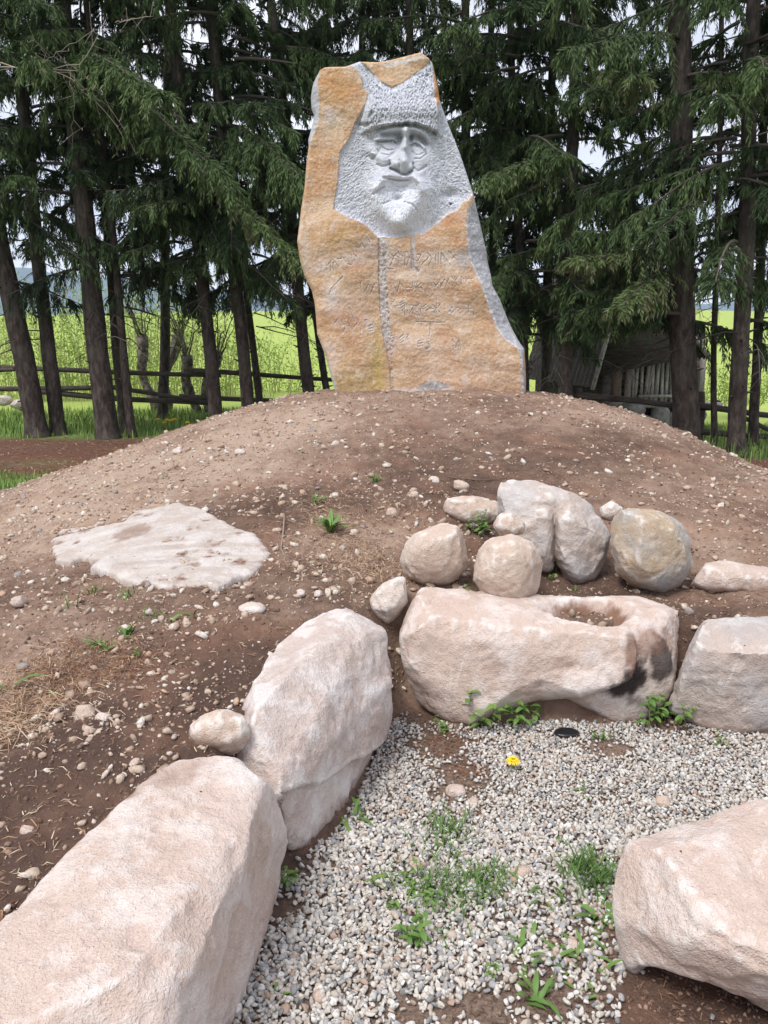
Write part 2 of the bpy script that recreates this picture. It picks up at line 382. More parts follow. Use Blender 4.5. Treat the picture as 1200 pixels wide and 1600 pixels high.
def rock_mat(name, base=(.54,.43,.375), pale=(.74,.69,.665), warm=(.53,.40,.335), pale_amt=.55, grey=0.0, scale=1.0):
    nm = NT(name); co = nm.coord()
    g1 = nm.noise(2.2*scale, 5, .6, co, .2); blot = nm.noise(1.6*scale, 3, .5, co); g2 = nm.noise(7*scale, 6, .62, co, .1); g3 = nm.noise(210, 2, .6, co); g4 = nm.noise(38, 4, .7, co)
    c = nm.mix(nm.ramp(g1, [(.35, 0), (.7, 1)]), base, warm)
    c = nm.mix(nm.ramp(g2, [(.5, 0), (.56, pale_amt*.6), (.72, pale_amt)]), c, pale)
    streak = nm.noise(5, 6, .7, nm.coord(scale=(1, 1, .35)), 2.2)
    c = nm.mix(nm.ramp(streak, [(.60, 0), (.64, pale_amt*.8), (.70, 0)]), c, (.72,.68,.66))
    c = nm.mix(nm.ramp(blot, [(.50, 0), (.66, .45)]), c, pale)
    c = nm.mix(nm.ramp(g4, [(.30, .22), (.45, 0)]), c, tuple(v*.55 for v in base))
    c = nm.mix(nm.ramp(g3, [(.3, .16), (.5, 0)]), c, tuple(v*.55 for v in base))
    c = nm.mix(nm.ramp(g3, [(.55, 0), (.7, .35)]), c, (.75,.70,.66))
    if grey: c = nm.mix(nm.ramp(nm.noise(3.1, 4, .6, co), [(.42, 0), (.6, grey)]), c, (.33,.34,.36))
    vz = nm.n('ShaderNodeTexVoronoi'); vz.inputs['Scale'].default_value = 9; nm.l(co, vz.inputs['Vector'])
    c = nm.mix(nm.ramp(vz.outputs['Distance'], [(.028, 1), (.04, 0)]), c, (.10,.07,.06))
    c = nm.mix(nm.math('MULTIPLY', nm.attr('wear'), .62), c, (.80,.77,.75))
    c = nm.mix(nm.attr('soil'), c, (.22,.125,.085))
    c = nm.mix(nm.attr('char'), c, (.045,.035,.032))
    c = nm.mix(nm.attr('rust'), c, (.20,.11,.075))
    nb = nm.bump(g3, .005, .7, nm.bump(g4, .018, .6, nm.bump(g2, .04, .5)))
    return nm.done(c, nb, .9)
RM = {'pink': rock_mat('pink_granular_stone'), 'pale': rock_mat('pale_stone', (.60,.53,.48), (.74,.71,.70), (.55,.44,.36), .75),
      'slab': rock_mat('slab_stone', (.47,.41,.375), (.62,.59,.575), (.46,.38,.33), .6), 'tan': rock_mat('tan_fieldstone', (.53,.415,.345), (.68,.62,.56), (.52,.39,.31), .4), 'grey': rock_mat('grey_pink_stone', (.48,.405,.365), (.68,.65,.64), (.47,.365,.31), .65, .4),
      'greyorange': rock_mat('grey_boulder_with_ochre', (.42,.33,.25), (.52,.50,.49), (.45,.33,.20), .45, .95)}
ROCKS = []
def boulder(name, label, groups, mat, vox=.014, smooth_it=14, seed=0, low=.020, mid=.006, fine=.0022, ridge=.003, cat='boulder', facets=34, cut=.022, group=None, after=None, soilline=True, stains=()):
    V, E, Fs = remesh_np(hull_mesh(groups), vox)
    V = laplace(V, E, smooth_it); Nn = normals(V, Fs); s = seed*7.31
    V = V+normals(V, Fs)*.013; V = facet(V, seed, facets, cut); V = laplace(V, E, 1, .3)
    Nn = normals(V, Fs)
    d = low*fbm(V*2.6+s, 3)+mid*fbm(V*8+s, 4, .6)-.006*sm(fbm(V*13+s+4, 3, .6), .12, .4)-ridge*np.clip(.18-np.abs(fbm(V*np.array([3.2, 3.2, 5])+s+9, 3)), 0, 1)/.18+fine*fbm(V*42+s, 2)*1.5
    V = V+Nn*d[:, None]
    if after: V = after(V, Nn)
    attrs = {'soil': np.zeros(len(V)), 'char': np.zeros(len(V)), 'rust': np.zeros(len(V))}
    if soilline:
        near = V[:, 2]-gz(V[:, 0], V[:, 1])+.03*fbm(V*11+s, 3)
        attrs['soil'] = .8*(1-sm(near, -.01, .045))
    Vs = laplace(V, E, 14); cv = np.einsum('ij,ij->i', V-Vs, normals(V, Fs)); attrs['wear'] = sm(cv/vox+.5*fbm(V*22+s, 3), .22, .75)
    for (kind, c, r, a) in stains:
        dd = np.linalg.norm((V-np.array(c))/np.array(r), axis=1)+.9*fbm(V*11+3+s, 4, .65)
        attrs[kind] = np.maximum(attrs[kind], a*(1-sm(dd, .55, 1.05)))
    c = V.mean(0); c[2] = V[:, 2].min()
    me = me_np(name, V-c, Fs, mat, True, attrs)
    o = ob(name, me, loc=c); tag(o, label, cat, group); ROCKS.append((c, V)); return o
def blob(outline, Y=None, thick=.9, bulge=.5, back=1.0, sink=0.0, bottom=None):
    """points of a rounded stone whose outline in the photo is given; Y is its distance"""
    ol = np.array(outline, float); cx, cy = ol.mean(0)
    if Y is None:
        bot = bottom or tuple(ol[np.argmax(ol[:, 1])]); g = hit(*bot)
        wpx = (ol[:, 0].max()-ol[:, 0].min()); Y = g.y+0.32*wpx/FPX*g.y*thick
    w = min(np.ptp(ol[:, 0]), np.ptp(ol[:, 1])); R = .5*w/FPX*Y*thick
    P = [PY(x, y, Y) for x, y in outline]
    P += [PY(cx+(x-cx)*.78, cy+(y-cy)*.78, Y-R*.62) for x, y in outline]
    P += [PY(cx+(x-cx)*.40, cy+(y-cy)*.40, Y-R*.92) for x, y in outline]
    P += [PY(cx+(x-cx)*.8, cy+(y-cy)*.75, Y+R*.8*back) for x, y in outline]
    return [tuple(p-Vector((0, 0, sink))) for p in P]
Z = lambda px, py, z: tuple(PZ(px, py, z))
YY = lambda px, py, y: tuple(PY(px, py, y))
# long boulder bottom left
def px_of(V): return topx(V[:, 0], V[:, 1], V[:, 2])
def side_fold(V, Nn):
    x, y = px_of(V); lx = np.interp(y, [1290, 1340, 1440, 1560, 1650], [415, 398, 368, 332, 310]); k = sm(x-lx+8*fbm(V*9, 2), -4, 9)*sm(y, 1300, 1360)*(Nn[:, 0] > -.2)
    k2 = np.exp(-(np.hypot((x-330)/60, (y-1440)/26))**2)
    return V-Nn*(.022*k+.010*k2)[:, None]
def ledge(V, Nn):
    x, y = px_of(V); ly = np.interp(x, [380, 440, 470, 510, 545, 575, 610], [1290, 1238, 1225, 1222, 1192, 1180, 1150])+7*fbm(V*14, 2)
    front = (Nn[:, 1] < .3); k = sm(y-ly, 0, 10)*(1-.6*sm(y-ly, 30, 110))*front
    rx = np.interp(y, [950, 1045, 1100, 1160, 1200], [575, 487, 462, 425, 400]); k2 = np.exp(-((x-rx-26)/20)**2)*sm(y, 960, 1000)*(1-sm(y, 1190, 1230))*front
    k3 = np.exp(-((x-555)/26)**2-((y-1090)/70)**2)*front
    return V-Nn*(.034*k+.008*k2+.010*k3)[:, None]
g1 = [Z(0,1492,.40),Z(60,1440,.41),Z(150,1365,.42),Z(213,1262,.43),Z(240,1205,.43),Z(272,1176,.43),Z(330,1168,.42),Z(385,1185,.42),Z(425,1212,.40),Z(385,1280,.385),Z(335,1350,.385),Z(285,1440,.385),Z(240,1540,.385),Z(225,1600,.385),
      Z(452,1248,.34),Z(458,1290,.24),Z(440,1400,.0),Z(400,1500,-.03),Z(340,1600,-.03),(-.40,1.15,0),(-.50,1.15,.36),(-.93,1.05,.36),(-1.0,1.1,.0),(-.8,1.9,.05),(-.6,2.25,.05),(-.33,2.2,.0)]
boulder('boulder', 'long low pinkish boulder nearest the camera, running out of the lower left corner', [g1], RM['pink'], .012, 6, 1, low=.014, after=side_fold)
# tall boulder beside it
g2 = [Z(372,1075,.46),Z(400,1038,.47),Z(450,1000,.50),Z(480,972,.53),Z(522,953,.56),Z(570,948,.57),Z(600,972,.53),Z(616,1010,.45),Z(621,1060,.30),Z(612,1115,.08),
      Z(480,1045,.53),Z(440,1090,.49),Z(392,1160,.45),Z(388,1190,.42),Z(440,1260,.25),Z(450,1335,.02),Z(490,1328,-.02),Z(535,1288,-.02),Z(577,1215,-.02),Z(602,1140,-.03),Z(520,1200,.21),Z(560,1050,.43),
      (-.55,2.45,.1),(-.3,3.05,.2),(-.1,3.2,.2),(-.45,2.7,.42)]
boulder('boulder', 'tall angular pinkish grey boulder standing between the long corner boulder and the wide basin rock', [g2], rock_mat('pinkish_grey_stone', (.52,.435,.40), (.76,.73,.72), (.51,.40,.35), .65), .012, 3, 2, low=.016, ridge=.004, after=ledge)
# basin rock
g3a = [Z(640,924,.49),Z(622,958,.46),Z(628,1000,.36),Z(635,1048,.20),Z(655,1096,.05),Z(700,1126,.01),Z(722,1140,-.02),Z(660,920,.49),Z(700,927,.48),Z(750,943,.46),Z(800,958,.45),Z(885,972,.42),Z(925,996,.40),
       Z(965,962,.415),Z(1000,1010,.38),Z(985,1060,.25),Z(745,1118,.06),Z(800,1093,.13),Z(850,1072,.17),Z(900,1080,.14),(.3,3.75,.2),(.9,3.6,.2),YY(850,1120,3.25),(.15,3.5,.1),Z(900,935,.42)]
g3b = [Z(830,972,.43),Z(880,985,.42),Z(915,1000,.40),Z(840,1040,.28),Z(960,962,.415),Z(1010,948,.42),Z(1058,950,.42),Z(1072,962,.40),Z(1074,1000,.33),Z(1066,1045,.22),Z(1038,1092,.07),Z(1000,1126,0),Z(962,1134,-.02),Z(930,1125,.0),Z(870,1082,.13),Z(850,1074,.16),
       (1.0,3.65,.2),(1.4,3.5,.3),(1.35,3.55,.1),(.9,3.3,.0),Z(900,935,.42),Z(1000,930,.42)]
bc = PZ(925,962,.42)
def carve(V, Nn):
    dx = (V[:, 0]-bc.x); dy = (V[:, 1]-bc.y-.03)
    r = np.sqrt((dx/.20)**2+((dy-.01)/.16)**2)+.25*fbm(V*5+3, 2)
    V = V.copy(); ez = np.interp(V[:, 0], [.36, .52, .65, .78, .92, .98], [.02, .17, .235, .19, .05, .0])+.012*fbm(V*12, 2)
    under = np.clip(ez-V[:, 2], 0, .25)*(V[:, 1] < 3.2); V[:, 1] += under*.55
    V[:, 2] -= .11*(1-sm(r, .35, 1.1))*sm(V[:, 2], .27, .36); return V
st = [('char', PZ(985,1062,.22)-Vector((0,.0,0)), (.115,.6,.10), 1.0), ('char', PZ(1032,1038,.26), (.065,.6,.10), .9), ('char', PZ(1000,1100,.1), (.05,.6,.03), .5), ('rust', PZ(985,1015,.34), (.05,.14,.11), .8), ('rust', PZ(1020,1005,.36), (.10,.12,.06), .55),
      ('rust', PZ(1050,985,.38), (.06,.1,.08), .5), ('rust', PZ(880,1030,.3), (.10,.12,.03), .35), ('soil', (bc.x,bc.y+.06,.33), (.25,.20,.12), 1.0), ('rust', PZ(770,1035,.27), (.06,.1,.025), .3)]
boulder('basin_rock', 'widest boulder with a soil filled bowl in its top and black marks on its face', [g3a, g3b], RM['pink'], .0115, 4, 3, low=.016, after=carve, stains=st)
g4 = [Z(1092,972,.43),Z(1150,968,.44),Z(1210,968,.44),Z(1300,975,.43),Z(1380,1000,.38),Z(1078,1012,.36),Z(1044,1078,.15),Z(1048,1108,.05),Z(1098,1136,.0),Z(1142,1152,-.02),Z(1210,1152,-.02),Z(1330,1140,-.02),Z(1400,1080,.1),
      (1.5,3.55,.2),(2.2,3.6,.3),(2.5,3.4,.1),Z(1120,1000,.42),Z(1300,1020,.40)]
boulder('boulder', 'grey and pink boulder with white smears beside the right end of the basin rock', [g4], RM['grey'], .013, 3, 4, low=.018, ridge=.004)
g5 = [Z(948,1345,.31),Z(957,1326,.33),Z(1003,1303,.34),Z(1100,1278,.35),Z(1200,1250,.36),Z(1330,1240,.36),Z(1500,1330,.3),Z(1040,1392,.335),Z(1100,1440,.33),Z(1210,1500,.30),Z(955,1392,.21),Z(968,1450,.10),Z(985,1515,.0),Z(1003,1528,-.03),Z(1036,1512,.0),
      Z(1200,1552,.07),Z(1330,1600,.07),(1.7,1.45,.05),(2.1,1.9,.05),(.95,2.15,.02),(1.6,2.3,.02),(2.0,1.6,.3)]
def notch(V, Nn):
    c = PZ(1085,1520,.06); r = np.sqrt(((V[:, 0]-c.x)/.13)**2+((V[:, 1]-c.y)/.2)**2+((V[:, 2]-.02)/.09)**2); V = V.copy()
    V[:, 1] += .10*(1-sm(r, .3, 1.2)); V[:, 2] += .03*(1-sm(r, .3, 1.2)); return V
boulder('boulder', 'broad smooth topped pink boulder cut off by the lower right edge, standing on bare soil', [g5], RM['pink'], .0115, 6, 5, low=.022, ridge=.005, after=notch)
def slab_relief(V, Nn):
    q = np.c_[V[:, 0]*3+V[:, 1]*1.5, V[:, 1]*14-V[:, 0]*2, V[:, 2]*0]; V = V.copy()
    up = sm(Nn[:, 2], .6, .95); V[:, 2] += up*(.011*fbm(q, 4, .6)+.008*np.tanh(5*fbm(V*np.array([2.2, 4.5, 0])+8, 2))); return V
# flat slab in the mound
def slabpts(ol, up=.006, dn=.12):
    P = []
    for x, y in ol:
        c = hit(x, y); P += [(c.x, c.y, c.z+up), (c.x, c.y, c.z-dn)]
    cx, cy = np.mean(ol, axis=0)
    for x, y in ol:
        c = hit(cx+(x-cx)*.75, cy+(y-cy)*.75); P.append((c.x, c.y, c.z+up+.022))
    return P
SO = [(76,846),(95,832),(140,826),(190,821),(212,803),(245,798),(282,790),(302,796),(322,800),(345,812),(372,826),(402,836),(424,862),(420,882),(396,902),(370,910),(342,927),(315,922),(290,924),(250,926),(215,918),(180,905),(140,890),(152,876),(128,872),(108,881),(84,876)]
SP = [tuple(hit(x, y)[:2]) for x, y in SO]; sp_ = np.array(SP); sx = np.arange(sp_[:, 0].min()-.03, sp_[:, 0].max()+.03, .006); sy = np.arange(sp_[:, 1].min()-.03, sp_[:, 1].max()+.03, .006)
SX, SYg = np.meshgrid(sx, sy, indexing='ij'); qx, qy = SX.ravel(), SYg.ravel(); Q = np.c_[qx, qy, qx*0]
ssd = poly_sd(qx, qy, SP)+.012*fbm(Q*9, 3, .6)+.005*fbm(Q*40, 2)
A_ = np.c_[np.ones(len(SP)), sp_, sp_**2]; co_, *_r = np.linalg.lstsq(A_, gz(sp_[:, 0], sp_[:, 1]), rcond=None)
zb_ = np.c_[np.ones(len(qx)), qx, qy, qx**2, qy**2]@co_
pl = np.full(len(qx), 9.); gg = np.random.default_rng(3); cx_, cy_ = sp_.mean(0)
for k in range(9):
    a_ = gg.uniform(0, 6.28); pl = np.minimum(pl, .052-gg.uniform(.02, .10)*((qx-cx_)*math.cos(a_)+(qy-cy_)*math.sin(a_)+gg.uniform(-.1, .1)))
ztop = zb_+.014+pl*.45+.004*np.tanh(5*fbm(np.c_[qx*3+qy*2, qy*9-qx*2, qx*0], 2))+.005*fbm(Q*14, 4, .6)
zz = ztop-.13*(1-sm(ssd, -.004, .010))-.012*(1-sm(ssd, .0, .035))
keep = (ssd > -.014).reshape(len(sx), len(sy)); Fq = grid_faces(len(sx), len(sy)); Fq = Fq[keep.ravel()[Fq].all(1)]
us, inv = np.unique(Fq, return_inverse=True); Vs_ = np.c_[qx, qy, zz][us]; Fs_ = inv.reshape(-1, 4)
c_ = Vs_.mean(0); above = Vs_[:, 2]-gz(Vs_[:, 0], Vs_[:, 1])
def near_s(p, r, a): h_ = hit(*p); d_ = np.hypot((Vs_[:, 0]-h_.x)/r[0], (Vs_[:, 1]-h_.y)/r[1])+.8*fbm(Vs_*9+2, 4, .65); return a*(1-sm(d_, .5, 1.1))
soil_ = np.maximum.reduce([.8*(1-sm(above+.02*fbm(Vs_*14, 3), -.004, .012)), near_s((205,838), (.13,.14), .6), near_s((300,860), (.3,.05), .25), near_s((250,885), (.25,.04), .25)])
tag(ob('stone_slab', me_np('stone_slab', Vs_-c_, Fs_, RM['slab'], True, {'soil': soil_, 'char': soil_*0, 'rust': soil_*0, 'wear': .35*sm(fbm(Vs_*np.array([5, 14, 0]), 4, .65), -.1, .4)}), None, c_), 'large flat pale stone slab set flush in the left slope of the mound', 'slab')
G = 'round fieldstones on the ledge above the basin rock'
boulder('fieldstone', 'flattish tan stone lying against the left shoulder of the saddle shaped boulder', [blob([(697,779),(740,774),(775,782),(790,797),(775,816),(735,823),(706,810),(694,792)], thick=1.2, sink=.01)], RM['tan'], .010, 8, 7, low=.01, facets=10, cut=.014, group=G)
boulder('fieldstone', 'rounded tan stone leftmost of the pair just above the basin rock', [blob([(690,817),(716,822),(731,850),(726,888),(702,914),(660,918),(637,905),(627,880),(635,850),(657,829)], sink=.0)], RM['tan'], .010, 8, 8, low=.014, facets=10, cut=.013, group=G)
boulder('fieldstone', 'nearly spherical beige stone in front of the saddle shaped boulder', [blob([(740,870),(765,845),(800,838),(835,850),(847,880),(840,920),(820,948),(795,954),(758,935),(735,900)])], RM['tan'], .010, 8, 9, low=.014, facets=10, cut=.013, group=G)
boulder('fieldstone', 'small oval stone wedged above the nearly spherical beige stone', [blob([(773,821),(781,806),(800,804),(817,816),(820,830),(801,836),(783,833)], Y=hit(795,954).y+.20, thick=1.3)], RM['tan'], .007, 6, 10, low=.006, mid=.006, ridge=.002, facets=4, cut=.005, cat='stone', group=G)
SY = hit(905,915).y+.12
s1 = blob([(772,760),(800,753),(850,753),(885,766),(925,795),(935,815),(860,835),(820,830),(780,803)], Y=SY+.12, thick=1.3)
s2 = blob([(900,780),(930,800),(952,828),(945,865),(925,905),(902,920),(884,908),(868,870),(866,800)], Y=SY, thick=1.1)
s3 = blob([(785,785),(865,785),(868,830),(862,894),(842,897),(825,862),(795,830)], Y=SY+.02, thick=1.1)
boulder('saddle_boulder', 'tall pale saddle shaped boulder with a deep cleft down its front, behind the round fieldstones', [s1, s2, s3], RM['grey'], .011, 5, 11, low=.02, ridge=.007)
boulder('boulder', 'rounded boulder with grey right side and ochre blotch, right of the saddle shaped boulder', [blob([(955,806),(985,796),(1025,800),(1058,815),(1075,845),(1081,885),(1062,915),(1030,931),(990,918),(965,895),(955,850)])], RM['greyorange'], .010, 10, 12, low=.014, facets=14, cut=.022)
boulder('stone', 'small white stone between the saddle shaped boulder and the grey rounded boulder', [blob([(940,795),(955,786),(970,793),(968,805),(950,812),(941,806)], sink=-.0)], RM['pale'], .006, 5, 13, low=.004, mid=.004, ridge=.001, facets=5, cut=.006, cat='stone')
boulder('boulder', 'long low tan boulder half buried above the boulder at the right edge', [blob([(1068,912),(1085,895),(1140,892),(1200,904),(1265,920),(1262,955),(1200,958),(1140,944),(1078,930)], thick=1.3, bottom=(1130,942), sink=-.04)], RM['pink'], .010, 6, 14, low=.012, facets=8, cut=.02)
boulder('stone', 'small wedge shaped stone jammed between the tall angular boulder and the basin rock', [blob([(574,943),(600,914),(629,902),(634,940),(620,960),(603,976),(580,957)], thick=1.1, bottom=(600,985))], RM['pale'], .008, 6, 15, low=.008, mid=.006, facets=8, cut=.012, cat='stone')
boulder('stone', 'flat round tan stone lodged behind the joint of the two left boulders', [blob([(294,1142),(320,1119),(350,1112),(386,1124),(389,1146),(376,1170),(346,1181),(310,1171)], thick=1.0, bottom=(340,1178))], RM['tan'], .008, 7, 16, low=.008, mid=.006, facets=5, cut=.008, cat='stone')
# ------------------------------------------------------------------ carved monument
MY = 7.75
OUT_L = [(527,625),(520,600),(517,590),(508,556),(495,522),(492,480),(487,455),(475,430),(468,405),(464,376),(467,350),(470,322),(475,290),(478,252),(481,225),(480,214),(484,198),(490,176),(485,164),(484,146),(488,126),(499,108)]
OUT_R = [(824,625),(825,596),(822,545),(813,528),(800,500),(785,466),(773,445),(771,428),(764,388),(752,340),(740,300),(720,240),(700,190),(688,156),(684,128),(677,98)]
TOPC = [(499,108),(508,103),(540,102),(562,94),(600,93),(640,83),(658,79),(670,89),(677,98)]
def _interp(pts, v):   # pts from bottom to top: x as a function of image y
    p = np.array(pts, float); return np.interp(-v, -p[:, 1], p[:, 0])
NU, NV = 430, 640
uu = np.linspace(0, 1, NU); vv = np.linspace(0, 1, NV)
UU, VV = np.meshgrid(uu, vv, indexing='ij')
topx_ = 499+(677-499)*uu; tp = np.array(TOPC, float); topy = np.interp(topx_, tp[:, 0], tp[:, 1])
ybase = 625.0
PYY = ybase+(topy[:, None]-ybase)*VV
rowy_l = ybase+(108-ybase)*VV; rowy_r = ybase+(98-ybase)*VV
XL = _interp(OUT_L, rowy_l); XR = _interp(OUT_R, rowy_r)
PXX = XL+(XR-XL)*UU
px, py = PXX.ravel(), PYY.ravel()
# world coordinates of every grid point on the plane of the front face
dr = (px-600)/FPX; du = (800-py)/FPX; dy_ = cP+du*sP; tt_ = MY/dy_
WX, WZ = dr*tt_, CAM_H+(-sP+du*cP)*tt_
PS = 0.00598                       # metres of stone per photo pixel
def G2(x, y, cx, cy, rx, ry, rot=0.0, p=2.0):
    a = math.radians(rot); dx, dy = x-cx, y-cy; u = (dx*math.cos(a)+dy*math.sin(a))/rx; v = (-dx*math.sin(a)+dy*math.cos(a))/ry
    return np.exp(-(np.abs(u)**p+np.abs(v)**p))
def stroke(x, y, pts, r0, r1=None, p=2.0):
    d, t = line_d(x, y, pts); r = r0+((r1 if r1 is not None else r0)-r0)*t
    return np.exp(-(d/r)**p)
GREY = [(562,94),(575,106),(590,122),(600,130),(612,137),(626,131),(642,119),(660,106),(674,94),(684,128),(686,140),(681,152),(689,156),(705,200),(720,239),(732,272),(739,303),(733,312),(726,314),(715,328),(697,336),(680,352),(661,366),(640,367),(620,371),(590,371),(573,353),(560,346),(544,340),(521,327),(523,310),(526,294),(529,265),(531,239),(540,225),(547,213),(554,195),(564,177),(572,160),(575,148),(566,133),(564,119),(553,104),(541,99)]
wob = 2.0*fbm(np.c_[px/9, py/9, px*0], 3)
sg = poly_sd(px, py, GREY)+wob
grey = sm(sg, -1.2, 1.2)
fx, fy = (px-550)*7.5, (py-170)*7.5          # finer working units around the face
face_o = sm(1.25-np.sqrt(((fx-600)/350)**2+((fy-640)/480)**2), -.12, .15)
h = np.zeros(px.shape)
hh = np.zeros(px.shape)
# the carved field lies a little back from the weathered crust
hh += -.035
hh += .10*np.exp(-(((fx-590)/420)**4+((fy-720)/620)**4))                       # head mass
hatline = 178+np.where(fx < 600, 8+40*((600-fx)/300)**2, 95*(np.maximum(fx-640, 0)/330)**2.0)
hat = sm(hatline-fy+14*fbm(np.c_[fx/60, fy/60, fx*0], 2), -20, 20)*sm(fx, 60, 260)*(1-sm(fx, 985, 1080))
hatvol = (.066+.06*np.exp(-(((fy-20)/190)**2)))*hat*(1-.6*sm(-fy, 150, 430))
hatd = hatvol.copy()
hh += hatd
under = (1-hat)*sm(fy, hatline.min()-20, hatline.min())*np.exp(-np.maximum(fy-hatline, 0)/38)*sm(fx, 290, 380)*(1-sm(fx, 980, 1010))
hh -= .055*under
# face
def A(amp, val):
    global hh; hh = hh+amp*1.3*val
A(.024, G2(fx, fy, 590, 250, 330, 80, p=3)); A(-.008, stroke(fx, fy, [(430,215),(600,205),(800,225)], 7))                                    # forehead
A(.032, stroke(fx, fy, [(320,320),(400,262),(500,238),(600,245)], 42, 34))      # brows
A(.034, stroke(fx, fy, [(700,235),(790,262),(860,310),(895,370)], 38, 34))
A(-.040, stroke(fx, fy, [(350,305),(450,300),(560,300),(590,330)], 20, 30))
A(-.042, stroke(fx, fy, [(690,330),(740,310),(810,335),(865,400)], 24, 26))
A(-.040, G2(fx, fy, 440, 375, 165, 90)); A(-.040, G2(fx, fy, 775, 400, 120, 100)); A(-.014, stroke(fx, fy, [(560,400),(500,520),(430,570)], 26, 20)); A(-.012, stroke(fx, fy, [(300,480),(330,530),(420,545)], 10, 8)); A(.012, stroke(fx, fy, [(250,420),(240,520)], 40))
A(-.050, G2(fx, fy, 558, 345, 40, 55)); A(-.050, G2(fx, fy, 688, 360, 24, 60))
A(.034, stroke(fx, fy, [(280,368),(380,355),(470,352),(520,375)], 24, 16))      # upper lids
A(.030, stroke(fx, fy, [(675,402),(740,385),(800,412),(845,465)], 23, 20))
A(-.024, stroke(fx, fy, [(285,380),(380,386),(450,376),(490,366),(518,404)], 9, 8)); A(-.010, G2(fx, fy, 500, 395, 22, 14))
A(-.020, stroke(fx, fy, [(680,432),(740,405),(790,430),(825,470)], 8, 8))
A(.014, G2(fx, fy, 420, 425, 105, 36)); A(.012, G2(fx, fy, 765, 465, 82, 32))
A(-.012, stroke(fx, fy, [(690,440),(740,432),(790,455),(812,472)], 6, 6))
A(-.012, stroke(fx, fy, [(330,425),(375,465),(430,490),(480,482)], 9, 7))
A(-.011, stroke(fx, fy, [(705,500),(740,538),(785,545),(830,520)], 8, 7))
A(-.010, stroke(fx, fy, [(735,590),(800,590),(870,530)], 10, 8)); A(-.010, stroke(fx, fy, [(330,470),(300,540),(240,590)], 12, 12))
A(-.014, G2(fx, fy, 250, 585, 34, 28)); A(.018, stroke(fx, fy, [(200,480),(290,560)], 45, 40))
A(.055, stroke(fx, fy, [(632,240),(622,400),(608,600)], 30, 66))               # nose
A(.040, stroke(fx, fy, [(625,280),(618,450)], 26, 40))
A(.046, G2(fx, fy, 615, 690, 60, 80, p=2.2)); A(.030, G2(fx, fy, 510, 655, 50, 46, p=2.4)); A(.024, G2(fx, fy, 692, 688, 32, 46, p=2.4)); A(.02, G2(fx, fy, 570, 610, 90, 100))
A(-.040, stroke(fx, fy, [(455,702),(520,722),(580,768),(640,772),(700,722)], 15, 15))
A(-.018, stroke(fx, fy, [(440,610),(446,660)], 12, 12)); A(-.024, stroke(fx, fy, [(712,640),(716,700)], 10, 10))
A(-.014, stroke(fx, fy, [(548,610),(556,680)], 14, 12))
A(.030, G2(fx, fy, 370, 590, 105, 64, -8, 2)); A(.030, G2(fx, fy, 785, 600, 78, 100, -30, 2))   # cheek bags
A(-.014, stroke(fx, fy, [(300,658),(345,678),(400,672),(445,645)], 14, 11)); A(-.016, stroke(fx, fy, [(722,700),(765,738),(810,712),(868,670)], 14, 11))
A(.006, stroke(fx, fy, [(430,785),(520,805),(600,812)], 18, 16))  # upper lip under the moustache
A(-.028, stroke(fx, fy, [(430,822),(520,836),(570,842),(660,834)], 10, 9)); A(-.010, stroke(fx, fy, [(370,812),(430,822)], 14, 10)); A(.022, stroke(fx, fy, [(560,785),(440,775),(350,830),(290,930)], 34, 44)); A(.022, stroke(fx, fy, [(625,800),(710,800),(790,860),(820,950)], 30, 42)); A(-.016, G2(fx, fy, 385, 812, 34, 20)); A(-.012, G2(fx, fy, 690, 840, 18, 34))
A(.016, G2(fx, fy, 565, 885, 85, 30)); A(-.008, stroke(fx, fy, [(520,912),(580,918),(640,905)], 7)); A(-.010, stroke(fx, fy, [(520,960),(570,975),(620,955)], 9))
chin = poly_sd(fx, fy, [(430,850),(675,850),(650,930),(590,1075),(505,1075),(460,960)])
A(-.024, sm(chin, -34, 50)); A(.012, G2(fx, fy, 570, 985, 60, 50)); A(-.035, G2(fx, fy, 530, 1055, 46, 30))
A(.050, stroke(fx, fy, [(330,790),(250,950),(330,1150),(470,1300)], 130, 110)); A(.050, stroke(fx, fy, [(760,800),(820,950),(720,1150),(600,1330)], 120, 110))
A(.030, stroke(fx, fy, [(570,1150),(560,1400)], 130, 150))
A(-.018, stroke(fx, fy, [(250,1000),(310,965),(375,915)], 14, 9)); A(-.012, stroke(fx, fy, [(610,1090),(700,1120),(750,1180)], 12)); A(-.014, stroke(fx, fy, [(370,1110),(440,1080)], 10))
A(-.022, stroke(fx, fy, [(240,60),(205,110),(235,170),(150,205),(90,180)], 20, 16)); A(.018, G2(fx, fy, 150, 140, 60, 40))
A(-.03, G2(fx, fy, 1160, 1010, 90, 60)); A(-.04, G2(fx, fy, 1160, 1120, 12, 12))
# chisel work: strands radiating from the face, rough fur on the cap
ang = np.arctan2(fy-620, fx-600); rad = np.hypot(fx-600, fy-620)
smooth_face = sm(1.02-np.sqrt(((fx-600)/345)**2+((fy-560)/430)**2), -.08, .12)*(1-hat)
sw = fbm(np.c_[fx/160, fy/160, fx*0+7], 3)*2.2
strand = 1-np.abs(perlin(np.c_[(ang*9+sw), rad/260, fx*0+1]))*2.2
strand2 = 1-np.abs(perlin(np.c_[(ang*21+sw*1.7), rad/130, fx*0+5]))*2.2
fur = 1-np.abs(fbm(np.c_[fx/34, fy/70, fx*0+3], 3, .6))*3.2
cross = 1-np.abs(fbm(np.c_[(fx+fy*.7)/38, (fy-fx*.5)/110, fx*0+9], 2))*3.5
pick = np.where(hat > .5, fur, .35*strand+.35*strand2+.5*cross)
lowbeard = np.clip(sm(fy, 560, 860)*np.exp(-(((fx-570)/400)**4)), 0, 1)*(1-smooth_face*(fy < 800))
SC = 4; cw, chh = 440*SC, 580*SC; canvas = np.zeros((cw, chh), np.float32); canvas2 = np.zeros((cw, chh), np.float32)
